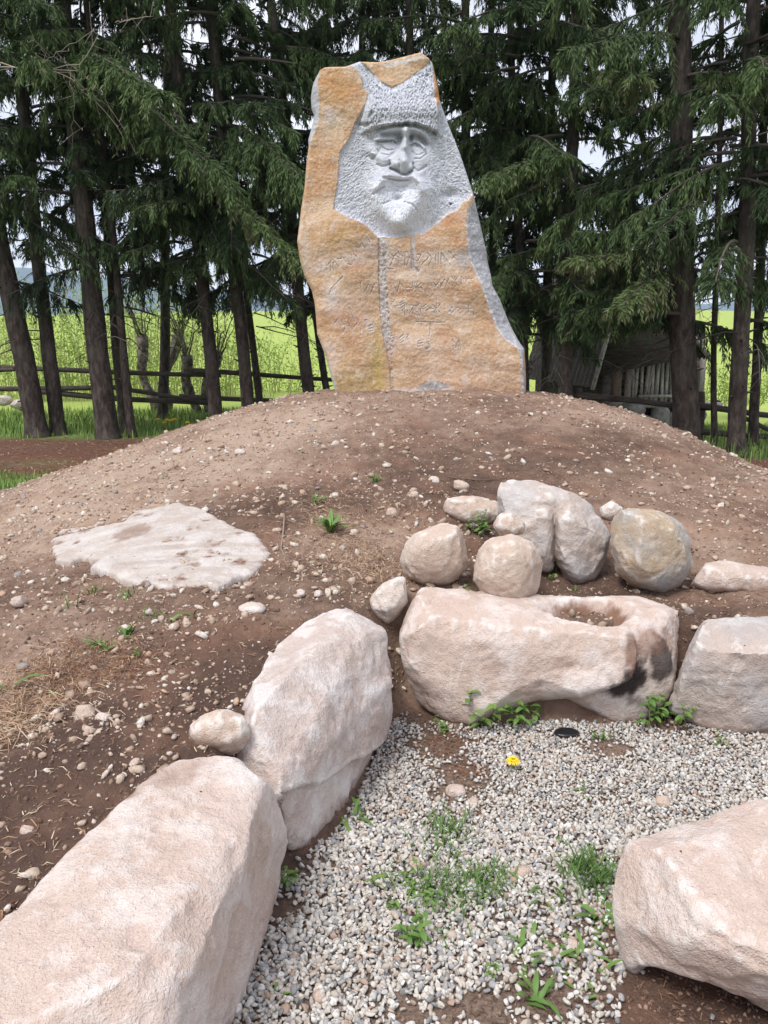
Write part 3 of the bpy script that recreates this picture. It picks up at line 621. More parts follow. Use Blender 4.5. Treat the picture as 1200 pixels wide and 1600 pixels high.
def scratch(cv, x0, y0, x1, y1, w, a=1.0):
    X0, X1 = int((min(x0, x1)-440-3*w)*SC), int((max(x0, x1)-440+3*w)*SC)+1; Y0, Y1 = int((min(y0, y1)-60-3*w)*SC), int((max(y0, y1)-60+3*w)*SC)+1
    X0, Y0, X1, Y1 = max(X0, 0), max(Y0, 0), min(X1, cw), min(Y1, chh)
    if X1 <= X0 or Y1 <= Y0: return
    xx, yy = np.meshgrid(np.arange(X0, X1)/SC+440, np.arange(Y0, Y1)/SC+60, indexing='ij'); ex, ey = x1-x0, y1-y0
    t = np.clip(((xx-x0)*ex+(yy-y0)*ey)/(ex*ex+ey*ey+1e-9), 0, 1); d = np.hypot(xx-x0-ex*t, yy-y0-ey*t)
    cv[X0:X1, Y0:Y1] = np.maximum(cv[X0:X1, Y0:Y1], a*np.exp(-(d/(w*(1-.6*t)))**2))
def sample(cv): return cv[np.clip(((px-440)*SC).astype(int), 0, cw-1), np.clip(((py-60)*SC).astype(int), 0, chh-1)].astype(float)
gs = np.random.default_rng(31); k = 0
while k < 2600:
    x, y = gs.uniform(518, 742), gs.uniform(84, 372)
    if poly_sd(np.array([x]), np.array([y]), GREY)[0] < 1: continue
    k += 1; X_, Y_ = (x-550)*7.5, (y-170)*7.5; rr_ = math.hypot((X_-600)/330, (Y_-560)/420)
    if rr_ < .98 and Y_ > 190: continue
    a0 = math.atan2(Y_-600, X_-600)
    if Y_ < 190: a0 = math.pi/2+gs.normal(0, .55); L_ = gs.uniform(2, 7)
    elif Y_ > 900 and 300 < X_ < 850: a0 = math.pi/2+gs.normal(0, .35); L_ = gs.uniform(3, 9)
    else: a0 += gs.choice([0, 0, .9, -.6])+gs.normal(0, .28)+.5*math.sin(x*.11+y*.07); L_ = gs.uniform(4, 13)
    scratch(canvas, x, y, x+math.cos(a0)*L_, y+math.sin(a0)*L_, gs.uniform(.38, .75), gs.uniform(.45, 1))
    if gs.random() < .45: o_ = gs.normal(0, 2, 2); scratch(canvas2, x+o_[0], y+o_[1], x+o_[0]+math.cos(a0)*L_*.6, y+o_[1]+math.sin(a0)*L_*.6, gs.uniform(.5, 1.0), gs.uniform(.4, 1))
scr, dsc = sample(canvas), sample(canvas2)
hh += .006*scr-.007*dsc
hh += (1-smooth_face)*(.0055*(pick-.5)*(1+1.3*hat))*(1-.65*lowbeard)+.004*fbm(np.c_[fx/40, fy/40, fx*0], 3)*smooth_face
fray = np.clip(1-sg/9, 0, 1)
hh = hh*(1-.6*fray)-.012*fray
# weathered crust
cr = .050*fbm(np.c_[px/120, py/90, px*0], 3)+.005*np.tanh(6*fbm(np.c_[(px+py*.5)/60+9, (py-px*.2)/26, px*0], 2))*.5+.008*fbm(np.c_[px/22, py/26, px*0+3], 4, .6)+.005*fbm(np.c_[px/6, py/6, px*0+8], 2)
cr += -.05*sm(py, 560, 625)*0+.04*G2(px, py, 640, 380, 160, 60)+.05*G2(px, py, 560, 350, 60, 40)
# horizontal ledges and the shaft chiselled down the middle
cr += 0.010*np.sin(py/17+1.5*fbm(np.c_[px/60, py/60, px*0], 2))*sm(px, 610, 640)*sm(py, 380, 400)*(1-sm(py, 560, 600))
shaft = [(598,366),(598,430),(600,480),(603,512),(609,545),(611,575),(613,612)]
sd_, st_ = line_d(px, py, shaft); sw_ = 7.0-4.6*sm(st_, .6, .85)+1.2*fbm(np.c_[px/5, py/5, px*0], 2)
shaftm = 1-sm(sd_, sw_-1.0, sw_+1.0)
cr += -.018*shaftm+.014*shaftm*fbm(np.c_[px/4, py/6, px*0], 3)
cr += -.045*sm(px, 600, 604)*(1-sm(px, 604, 640))*0-.02*sm(-px, -598, -592)*(1-sm(-px, -592, -560))
sh2, _ = line_d(px, py, [(645,366),(645,418),(652,424)]); sh2m = 1-sm(sh2, 2.2, 3.8); cr += -.018*sh2m
# incised runes
RUN_A = [(130,110,180,160),(180,160,140,250),(180,150,230,95),(230,95,240,150),(190,140,240,170),(275,160,290,105),(290,105,330,105),(330,105,350,160),(350,160,320,250),(300,130,300,250),(385,60,390,110),(390,120,400,270),(350,160,430,200),(430,130,480,130),(480,130,440,200),(550,110,600,170),(600,170,560,250),(480,245,560,160),(640,130,640,250),(670,110,670,240),(700,110,800,245),(700,110,700,240),(730,170,750,250),(780,90,850,170),(820,180,860,130),
 (150,470,150,530),(180,460,215,550),(215,550,240,450),(240,430,330,540),(250,450,290,540),(310,492,495,492),(350,450,400,490),(380,430,400,490),(410,430,405,490),(440,430,420,490),(480,440,430,490),(400,495,380,530),(440,500,460,540),(480,490,500,520),(590,430,600,500),(610,430,670,500),(680,420,630,490),(680,430,720,480),(740,400,690,490),(750,410,800,470),(780,400,750,480),(820,380,880,470),(870,390,820,470),(850,370,850,480),(920,370,920,460),(920,370,950,400),(970,370,980,430),(1000,370,1020,420),(970,400,1040,390),(110,288,180,288)]
RUN_B = [(150,110,190,60),(140,80,180,90),(200,130,230,120),(240,100,290,70),(250,120,300,90),(260,150,300,120),(270,180,300,150),(300,110,300,240),(350,220,380,160),(380,120,430,130),(430,130,460,100),(370,220,400,170),(360,200,390,150),(420,220,440,240),(430,190,470,240),(470,160,480,210),(500,140,540,110),(510,160,560,130),(530,180,580,150),(590,160,620,160),(600,110,690,200),(690,110,620,200),(650,60,650,200),(770,140,790,190),(800,190,820,135),(820,135,845,185),(845,185,810,205),(880,140,910,160),(910,160,890,190),(980,160,1040,160),(1000,120,1010,200),(1060,190,1060,240),
 (420,300,740,310),(585,310,570,460),(140,460,200,450),(140,500,190,470),(150,520,190,490),(240,480,290,440),(250,510,300,470),(240,540,290,510),(330,440,350,560),(310,490,350,440),(320,500,350,490),(450,520,510,500),(440,550,500,530),(440,580,500,560),(450,510,440,580),(540,530,580,520),(560,540,580,580),(580,580,530,610),(530,600,560,570),(830,490,835,610),(840,520,870,560),(870,560,900,500),(900,500,915,610),(860,590,880,530)]
RUN_C = [(360,410,450,520),(270,500,350,410),(320,420,330,560),(360,450,370,560),(420,400,470,400),(470,400,490,370),(500,380,540,450),(560,470,620,480),(620,340,630,480),(650,330,700,380),(650,235,720,245),(720,245,760,180),(760,180,800,250),(820,90,880,180),(740,720,745,800),(800,850,850,750),(850,750,900,800),(900,800,935,745),(880,870,920,790),(500,640,400,740),(400,740,330,820),(330,820,305,900),(580,1070,660,1270),(480,1270,530,1330),(530,1330,500,1420),(560,1270,620,1370),(620,1380,690,1290),(740,1360,750,1460),(800,1250,830,1240),(850,1330,900,1310),(850,1370,910,1350),(860,1400,910,1390),(420,1240,380,1290)]
SEG = [(590+a/7.06, 380+b/7.06, 590+c/7.06, 380+d/7.06) for a, b, c, d in RUN_A]+[(590+a/7.06, 460+b/7.06, 590+c/7.06, 460+d/7.06) for a, b, c, d in RUN_B]+[(480+a/8.89, 360+b/8.89, 480+c/8.89, 360+d/8.89) for a, b, c, d in RUN_C]
rune = np.zeros(px.shape); halo = np.zeros(px.shape)
for a, b, c, d in SEG:
    m = (px > min(a, c)-7) & (px < max(a, c)+7) & (py > min(b, d)-7) & (py < max(b, d)+7)
    if not m.any(): continue
    q, _ = line_d(px[m], py[m], [(a, b), (c, d)])
    rune[m] = np.maximum(rune[m], np.exp(-(q/.56)**2)); halo[m] = np.maximum(halo[m], np.exp(-(q/2.6)**2))
cv3 = np.zeros((cw, chh), np.float32)
for a, b, c, d in SEG:
    for q_ in range(4):
        t_ = gs.random(); x, y = a+(c-a)*t_+gs.normal(0, 1.6), b+(d-b)*t_+gs.normal(0, 1.4); an = (math.pi/2 if gs.random() < .6 else math.atan2(d-b, c-a)+.25)+gs.normal(0, .2); L_ = gs.uniform(1.5, 5)
        scratch(cv3, x, y, x+math.cos(an)*L_, y+math.sin(an)*L_, gs.uniform(.35, .6), gs.uniform(.4, 1))
rscr = sample(cv3)
cr -= .009*rune-.003*rscr
h = cr*(1-grey)+(hh)*grey
# side bevels: the sawn grey flank on the right, the broken edge on the left
IR = [(690,157),(706,198),(722,242),(738,300),(741,306),(730,330),(727,352),(731,392),(735,410),(747,436),(760,470),(776,512),(790,532),(811,546),(815,600),(815,630)]
ir = np.interp(py, [p[1] for p in IR], [p[0] for p in IR]); nr = (px-ir+1.5*fbm(np.c_[px/8, py/8, px*0], 2))-8*(1-sm(py, 150, 160))
flankR = sm(nr, -1, 1.5)*(1-grey*(py < 300)); h = h-np.maximum(nr, 0)*PS*.95*(1-.0*grey)
IL = [(500,100),(500,112),(497,130),(499,160),(499,186),(492,205),(484,226),(478,250),(450,280)]
il = np.interp(py, [p[1] for p in IL], [p[0] for p in IL]); nl = (il-px+1.2*fbm(np.c_[px/6, py/6, px*0+2], 2))
flankL = sm(nl, -1, 1.5); h = h-np.maximum(nl, 0)*PS*.9
# soften every outer edge
edge = np.minimum(np.minimum(px-XL.ravel(), XR.ravel()-px), py-np.repeat(topy, NV))
h = h-.05*np.clip(1-edge/6, 0, 1)**2
h -= .06*sm(620-py, -40, -8)*0
# colours of stone, crust and chiselling dust
C = lambda *a: np.array(a)
nA = fbm(np.c_[px/45, py/40, px*0+11], 4, .6); nB = fbm(np.c_[px/9, py/11, px*0+12], 4, .65); nC = fbm(np.c_[px/3, py/3, px*0+13], 2, .7); nD = fbm(np.c_[px/25, py/60, px*0+21], 4, .6)
def lerp(a, b, t): return a+(b-a)*t[:, None]
ora = np.tile(C(.55,.385,.23), (len(px), 1))
ora = lerp(ora, C(.48,.27,.145), sm(nA, -.05, .3)*.85); ora = lerp(ora, C(.63,.50,.39), sm(-nA+.4*nB, .02, .4)); ora = lerp(ora, C(.47,.30,.16), sm(nD, .12, .4)*.6)
for (cx, cy, rx, ry, col, a) in [(610,395,12,20,(.56,.50,.46),.6),(690,400,46,9,(.64,.57,.51),.6),(650,432,60,8,(.66,.58,.50),.6),(640,480,40,9,(.64,.56,.49),.6),(710,478,26,8,(.64,.56,.49),.5),(640,530,44,9,(.64,.56,.49),.6),(600,470,10,60,(.55,.46,.40),.4),(525,140,30,34,(.50,.27,.10),.8),(525,190,26,16,(.62,.50,.36),.8),(515,180,10,12,(.55,.52,.52),.7),(505,270,22,50,(.50,.26,.11),.6),(500,325,30,18,(.60,.45,.31),.7),(545,365,45,28,(.46,.29,.12),.6),
    (520,466,12,22,(.62,.57,.54),.9),(552,475,28,28,(.58,.47,.37),.7),(578,508,10,12,(.60,.57,.53),.9),(545,500,38,22,(.40,.16,.05),.6),(560,600,70,26,(.36,.26,.08),.7),(590,565,12,60,(.38,.29,.06),.8),(632,410,45,14,(.55,.47,.42),.55),(575,385,14,12,(.58,.52,.49),.8),(550,405,34,10,(.58,.50,.44),.7),
    (500,420,12,8,(.60,.52,.46),.8),(478,395,8,30,(.55,.50,.46),.55),(700,345,34,22,(.46,.215,.08),.8),(668,375,22,8,(.60,.48,.38),.7),(660,450,60,9,(.47,.27,.14),.6),(690,470,60,14,(.46,.26,.14),.4),(690,500,50,12,(.60,.47,.36),.5),
    (710,590,90,40,(.55,.37,.25),.6),(675,565,8,34,(.64,.52,.42),.6),(640,545,40,10,(.56,.44,.35),.5),(725,405,12,16,(.42,.41,.43),.9),(690,560,60,50,(.58,.41,.28),.5),(745,520,26,30,(.55,.38,.22),.5)]:
    ora = lerp(ora, C(*col), a*np.clip(G2(px, py, cx, cy, rx, ry)+.28*nB, 0, 1)*(G2(px, py, cx, cy, rx*1.3, ry*1.3) > .18))
ora = lerp(ora, C(.36,.20,.11), sm(nB+.5*nA, .12, .5)*.45); ora = lerp(ora, C(.66,.54,.43), sm(-nB, .2, .45)*.5); nv = np.abs(fbm(np.c_[px/30+py/90, py/22-px/60, px*0+41], 4, .6)); ora = lerp(ora, C(.70,.63,.57), (1-sm(nv, .01, .045))*.45*sm(nB, -.2, .2)); ora *= (1+.25*nC)[:, None]
greyc = lerp(np.tile(C(.37,.38,.415), (len(px), 1)), C(.60,.61,.65), sm(.6*pick+.5*nB, .3, .9)*.55+.2)
facec = lerp(np.tile(C(.47,.48,.50), (len(px), 1)), C(.54,.55,.58), sm(nB, -.2, .3))
greyc = lerp(greyc, facec, smooth_face)
greyc = lerp(greyc, C(.70,.71,.77), sm(lowbeard+.35*nB, .2, .9)*.68)  # beard whitened: brightness of light from above put into its colour
# cap and temple tones
# darker grey over the cap band and around both temples
darkz = np.clip(1.2*G2(fx, fy, 640, 110, 340, 85)+G2(fx, fy, 200, 180, 190, 120)+.8*G2(fx, fy, 130, 500, 120, 300)+.5*G2(fx, fy, 970, 300, 60, 140), 0, 1)
greyc = lerp(greyc, C(.24,.24,.235), darkz*np.clip(.58-.5*(pick-.5)+nB*.7, 0, 1)*.85)
greyc = lerp(greyc, C(.22,.225,.235), dsc*.45*(1-lowbeard*.7)); greyc = lerp(greyc, C(.82,.83,.87), scr*(.85-.35*darkz))
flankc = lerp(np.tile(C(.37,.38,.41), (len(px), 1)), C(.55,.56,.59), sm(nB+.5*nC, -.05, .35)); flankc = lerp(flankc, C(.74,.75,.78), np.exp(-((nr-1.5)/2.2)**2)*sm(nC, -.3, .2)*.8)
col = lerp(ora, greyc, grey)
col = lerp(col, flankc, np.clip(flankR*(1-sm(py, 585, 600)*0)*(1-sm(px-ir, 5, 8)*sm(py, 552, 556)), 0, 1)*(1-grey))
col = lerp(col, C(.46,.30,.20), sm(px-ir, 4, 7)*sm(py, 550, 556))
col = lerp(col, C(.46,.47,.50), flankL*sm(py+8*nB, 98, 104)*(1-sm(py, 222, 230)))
col = lerp(col, C(.50,.25,.11), sm(poly_sd(px, py, [(677,100),(684,112),(690,150),(683,172),(679,150)]), -1, 1))
col = lerp(col, C(.70,.66,.62), sm(poly_sd(px, py, [(590,100),(655,86),(668,92),(640,98),(605,106)])+3*nB, -1, 2)*.8)
shc = lerp(np.tile(C(.36,.34,.33), (len(px), 1)), C(.60,.585,.57), sm(nB+nC, -.2, .4))
col = lerp(col, shc, shaftm*(.85-sm(py, 520, 560)*.5)*(1-grey)); col = lerp(col, C(.55,.54,.54), sh2m*(1-grey)*.8)
botp = sm(poly_sd(px, py, [(640,612),(655,603),(672,594),(690,597),(712,610),(714,614)])+1.5*nB, -1, 1.5)
col = lerp(col, lerp(np.tile(C(.36,.37,.37), (len(px), 1)), C(.6,.6,.58), sm(nB, 0, .3)), botp)
lb = sm(py+4*nB, 603, 611)*(1-sm(px, 700, 712))*sm(px, 604, 612); col = lerp(col, C(.62,.56,.50), lb*.7)
nz = G2(px, py, 531, 600, 8, 40); col = lerp(col, C(.55,.54,.53), sm(8-(px-XL.ravel()), 0, 6)*sm(py, 560, 590)*.9)
dust = np.clip(halo-.3*rune, 0, 1)*(1-grey); col = lerp(col, C(.66,.62,.58), dust*.38*np.clip(.8+1.2*nB, 0, 1)); col = lerp(col, C(.22,.18,.155), rune*(1-grey)*.4); col = lerp(col, C(.74,.71,.68), rscr*(1-grey)*.75)
col = lerp(col, col*0+C(.60,.53,.47), np.clip(sm(fbm(np.c_[px/16, py/24, px*0+61], 4, .65), .14, .5)*.6*(1-grey), 0, 1)*sm(py, 160, 200)); col = col*(1+grey[:, None]*np.array([.08, .10, .18])); col = col*(1-(1-grey)[:, None]*np.array([.02, .05, .02])); col = np.clip(col, .02, .85)
front = np.c_[WX, MY-h, WZ-.17*h*sm(grey, 0, 1)]
Fm = [grid_faces(NU, NV)]
# flanks, top and back: the outline carried backwards in uneven steps, then closed
idx = np.arange(NU*NV).reshape(NU, NV)
loop = np.concatenate([idx[:, 0], idx[-1, 1:], idx[-2::-1, -1], idx[0, -2:0:-1]])
P0 = front[loop]; c0 = P0.mean(0); n = len(loop); Vb = [front]; off = NU*NV; prev = loop; cols = [col]; lc = col[loop]
steps = [.02, .05, .10, .17, .26, .36, .46, .54, .60]
for k, dpt in enumerate(steps):
    q = P0.copy(); shr = 1-.10*(dpt/.6)**2-(.05 if k == len(steps)-1 else 0)
    q[:, 0] = c0[0]+(q[:, 0]-c0[0])*shr+.0; q[:, 2] = (q[:, 2]-.9)*(1-.06*(dpt/.6)**1.5)+.9
    q[:, 1] = P0[:, 1]+dpt+.05*fbm(P0*np.array([3, 0, 3])+dpt*4, 3)
    nn = fbm(np.c_[P0[:, 0]*3, np.full(n, dpt*6), P0[:, 2]*3], 3)
    q[:, 0] += .03*nn*min(1, dpt*8)*np.sign(q[:, 0]-c0[0])
    new = off+np.arange(n); Fm.append(np.stack([prev, np.roll(prev, -1), np.roll(new, -1), new], 1)[:, ::-1]); Vb.append(q); off += n; prev = new
    cc = lerp(np.tile(C(.36,.37,.40), (n, 1)), C(.52,.52,.53), sm(nn, -.2, .3)); cols.append(lerp(lc, cc, np.full(n, min(1, dpt*9))))
last = Vb[-1]; cb = last.mean(0)
for k, s in enumerate([.8, .55, .3, .08]):
    q = cb+(last-cb)*s; q[:, 1] = last[:, 1]*s+(cb[1]+.06)*(1-s)+.03*fbm(q*3, 3)
    new = off+np.arange(n); Fm.append(np.stack([prev, np.roll(prev, -1), np.roll(new, -1), new], 1)[:, ::-1]); Vb.append(q); off += n; prev = new
    cols.append(np.tile(C(.42,.36,.32), (n, 1)))
Vb.append(cb[None]+np.array([[0, .06, 0]])); cols.append(C(.42,.36,.32)[None]); Fm.append(np.stack([prev, np.roll(prev, -1), np.full(n, off)], 1)[:, ::-1])
V = np.concatenate(Vb); base = np.array([V[:NU*NV, 0].mean(), MY, 1.0])
nm = NT('carved_stone'); co = nm.coord(); cc = nm.attr('col', 'Color'); n1 = nm.noise(55, 4, .7, co); n2 = nm.noise(160, 3, .7, co)
cc = nm.mix(nm.ramp(n1, [(.32, .30), (.5, 0)]), cc, (.20,.15,.12)); cc = nm.mix(nm.ramp(n2, [(.52, 0), (.7, .22)]), cc, (.75,.73,.70))
mon_mat = nm.done(cc, nm.bump(n2, .006, .5, nm.bump(n1, .015, .5)), .85)
mon = ob('monument_stone', me_np('monument_stone', V-base, Fm, mon_mat, True, {'col': np.concatenate(cols)}), loc=base)
tag(mon, 'tall standing stone carved with a bearded man in fur cap above rune rows', 'monument')
# ------------------------------------------------------------------ spruces
nm = NT('spruce_bark'); co = nm.coord(scale=(1, 1, .35)); n1 = nm.noise(14, 5, .7, co); n2 = nm.noise(45, 4, .7, co); n3 = nm.noise(1.6, 3, .6, nm.coord())
c = nm.ramp(n1, [(.3, (.022,.017,.015)), (.5, (.062,.049,.043)), (.7, (.14,.115,.10))]); c = nm.mix(nm.ramp(n3, [(.5, 0), (.68, .5)]), c, (.10,.10,.088))
bark = nm.done(c, nm.bump(n1, .03, .9, nm.bump(n2, .01, .6)), .95)
nm = NT('spruce_needles'); r = nm.attr('rnd')
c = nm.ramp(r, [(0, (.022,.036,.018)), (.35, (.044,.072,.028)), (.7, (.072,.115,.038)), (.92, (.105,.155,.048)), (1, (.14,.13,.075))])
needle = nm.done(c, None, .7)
nm = NT('dead_twig'); c = nm.ramp(nm.attr('rnd'), [(0, (.05,.04,.036)), (1, (.20,.17,.15))]); twig = nm.done(c)
def rot_sets(T, a, b):
    """turn unit vectors T by polar offset a about a random axis b"""
    ref = np.where(np.abs(T[:, 2:3]) < .95, np.array([[0, 0, 1.]]), np.array([[1., 0, 0]]))
    A = np.cross(T, ref); A /= np.linalg.norm(A, axis=1)[:, None]+1e-9; B = np.cross(T, A)
    return T*np.cos(a)[:, None]+(A*np.cos(b)[:, None]+B*np.sin(b)[:, None])*np.sin(a)[:, None]
def blades(P, D, Ln, W, R=None, g=None, fold=.35):
    """slender diamond leaves: base P, direction D, length Ln, width W -> V, F"""
    g = g or rng; n = len(P); b = g.uniform(0, 2*math.pi, n)
    S = rot_sets(D, np.full(n, math.pi/2), b); Nn = np.cross(D, S)
    m = P+D*(Ln*.45)[:, None]+Nn*(W*fold)[:, None]
    V = np.stack([P, m+S*(W/2)[:, None], P+D*Ln[:, None], m-S*(W/2)[:, None]], 1).reshape(-1, 3)
    i = np.arange(n)*4
    return V, np.concatenate([np.stack([i, i+1, i+2], 1), np.stack([i, i+2, i+3], 1)])
def limb_foliage(mb_leaf, mb_wood, root, az, Lb, g, rise=.12, droop=.38, dens=1.0, hang=1.0, bright=.5, start=.12, spread=1.0, thick=.028):
    """one spruce bough: limb, side shoots hanging from it, each feathered with needle sprays"""
    root = np.array(root, float); ca, sa = math.cos(az), math.sin(az); t = np.linspace(0, 1, 9)
    bend = g.normal(0, .12)
    limb = root+np.stack([Lb*t*ca-bend*Lb*t*t*sa, Lb*t*sa+bend*Lb*t*t*ca, Lb*(rise*t-droop*t**1.7)+.10*Lb*np.maximum(t-.75, 0)*2], 1)
    v, f = tube(limb, thick*(1-.85*t), 5); mb_wood.add(v, f, g.uniform(0, .5))
    ns = max(6, int(Lb*15*dens)); ts = np.sort(g.uniform(start, 1, ns)); side = np.where(np.arange(ns) % 2 == 0, 1, -1)
    p0 = np.stack([np.interp(ts, t, limb[:, k]) for k in range(3)], 1)
    ln = (.30+.50*g.random(ns))*(1.15-.65*ts)*min(1.25, .55+Lb*.28)*spread
    aa = az+side*(g.uniform(.5, 1.15, ns)); hang_ = hang*g.uniform(.5, 1.25, ns)
    nt_ = 22; s = (np.arange(nt_)+.5)/nt_
    dirh = np.stack([np.cos(aa), np.sin(aa)], 1)
    Q = np.empty((ns, nt_, 3))
    Q[..., :2] = p0[:, None, :2]+dirh[:, None]*(ln[:, None]*(s-.32*s*s))[..., None]*.9
    Q[..., 2] = p0[:, None, 2]+ln[:, None]*(.05*s-hang_[:, None]*.85*s**1.5)
    T = np.gradient(Q, axis=1); T /= np.linalg.norm(T, axis=2)[..., None]+1e-9
    # wood of side shoots: thin two sided strips
    for k in range(0, ns, 2):
        v, f = tube(Q[k, ::7], [.006, .004, .003, .002], 3, cap=False); mb_wood.add(v, f, .3)
    P = Q.reshape(-1, 3).repeat(2, 0); TT = T.reshape(-1, 3).repeat(2, 0); m = len(P)
    P = P+g.normal(0, .012, P.shape)
    # twigs leave the shoot sideways and bend down with their weight
    D = rot_sets(TT, g.uniform(.25, .95, m), g.uniform(0, 2*math.pi, m)); D[:, 2] -= .55*hang; D /= np.linalg.norm(D, axis=1)[:, None]
    Ln = g.uniform(.07, .17, m)*(1.1-.35*np.tile(s.repeat(2), ns)); W = g.uniform(.013, .024, m)
    v, f = blades(P, D, Ln, W, g=g)
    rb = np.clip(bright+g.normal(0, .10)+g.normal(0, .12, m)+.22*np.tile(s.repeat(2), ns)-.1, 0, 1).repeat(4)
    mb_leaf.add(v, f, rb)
def make_crown(seed, z0, z1, n, Lmax, gapdens=1.0):
    g = np.random.default_rng(seed); a, b = MB(), MB()
    for k in range(n):
        z = z0+(z1-z0)*((k+g.random())/n); az = g.uniform(0, 2*math.pi)
        Lb = Lmax*g.uniform(.6, 1.0)*(1-.25*(z-z0)/(z1-z0))
        if z < z0+1.3: Lb *= .8
        limb_foliage(a, b, (math.cos(az)*.1, math.sin(az)*.1, z), az, Lb, g, droop=g.uniform(.25, .5), dens=gapdens, bright=g.uniform(.28, .62), hang=g.uniform(.7, 1.2), start=.2)
    return a.mesh('crown', needle), b.mesh('limbs', twig)
def make_dead(seed, z0, z1, n):
    """bare snags on the lower trunk: thin grey sticks that fork"""
    g = np.random.default_rng(seed); m = MB()
    for k in range(n):
        z = g.uniform(z0, z1); az = g.uniform(0, 2*math.pi); L_ = g.uniform(.3, 1.6); t = np.linspace(0, 1, 6)
        d = np.array([math.cos(az), math.sin(az)]); p = np.stack([d[0]*(.1+L_*t), d[1]*(.1+L_*t), z+L_*(-.05*t-.3*t*t)+.03*np.sin(t*7+k)], 1)
        v, f = tube(p, .011*(1-.8*t), 4, False); m.add(v, f, g.random())
        for q in range(int(L_*7)):
            tt = g.uniform(.3, .95); b = np.array([np.interp(tt, t, p[:, i]) for i in range(3)]); a2 = az+g.choice([-1, 1])*g.uniform(.5, 1.2); l2 = g.uniform(.12, .45)
            e = b+np.array([math.cos(a2)*l2, math.sin(a2)*l2, -l2*g.uniform(.2, 1.1)]); v, f = tube([b, (b+e)/2+[0, 0, .02], e], [.004, .003, .0015], 3, False); m.add(v, f, g.random())
    return m.mesh('dead_branches', twig)
CROWNS = [make_crown(11, 2.9, 10.5, 40, 2.3), make_crown(12, 2.6, 10.5, 42, 2.2), make_crown(13, 3.2, 10.5, 38, 2.4), make_crown(14, 2.4, 10, 40, 2.0), make_crown(15, 3.6, 10.5, 34, 2.3)]
DEAD = [make_dead(21, 1.3, 4, 10), make_dead(22, 1.4, 4.5, 12), make_dead(23, 1.2, 4, 8)]
# (base px, base py, top px, top py, distance, width px, crown index, crown lift, label)
TREES = [
 (58,678,2,385,13.3,37,0,.6,'leftmost spruce, trunk leaning out of the frame behind the rail fence'),
 (90,676,32,140,13.6,26,1,.7,'slim leaning spruce second from the left edge'),
 (166,672,116,180,13.1,38,2,.5,'stout spruce with pale flaking base, third trunk from the left'),
 (195,672,160,280,13.9,17,4,.6,'thin dark spruce trunk close behind the stout pale based one'),
 (207,672,176,380,13.2,15,3,1.3,'slender spruce pole touching the thin dark trunk, fourth gap from the left'),
 (338,644,288,200,13.4,24,3,.2,'spruce with scaly trunk rising from the left slope of the mound'),
 (386,634,347,210,13.3,23,1,.0,'dark straight spruce halfway between the left slope and the monument'),
 (404,628,384,440,15.0,13,0,.3,'slim spruce just right of the dark straight one, farther back'),
 (482,616,436,130,13.8,22,2,-.1,'spruce nearest to the left side of the monument'),
 (510,604,470,330,15.6,13,3,-.2,'thin spruce partly hidden by the left edge of the monument'),
 (735,600,727,60,14.2,20,4,-.3,'spruce standing straight behind the monument'),
 (820,598,805,230,13.8,17,0,-.7,'spruce rising close to the right edge of the monument'),
 (852,604,858,330,14.6,18,1,-.9,'dark spruce between the monument and the tiled shed roof'),
 (881,609,895,200,13.0,25,3,-.4,'spruce in front of the tiled shed roof'),
 (1070,696,1062,120,11.8,47,2,-.5,'thickest spruce with black trunk in front of the log shed'),
 (1115,700,1120,420,12.1,11,4,.2,'sapling thin spruce stem right of the thickest trunk'),
 (1151,714,1176,60,11.3,31,1,.1,'reddish trunked spruce near the right edge'),
 (1178,690,1196,160,12.6,17,0,-.2,'spruce at the right edge, partly behind the reddish trunk'),
 (255,640,262,40,16.2,18,0,.2,'farther spruce seen between the left trunks'),
 (772,600,768,60,15.3,15,0,-.6,'slim spruce showing between the upright stone and the spruces right of it'),
 (560,600,566,60,15.0,15,3,-.3,'spruce whose crown fills the gap above the shoulder of the monument'),
 (655,600,640,30,14.4,18,1,.0,'spruce whose boughs show above the top of the monument')]
TREE_O = []
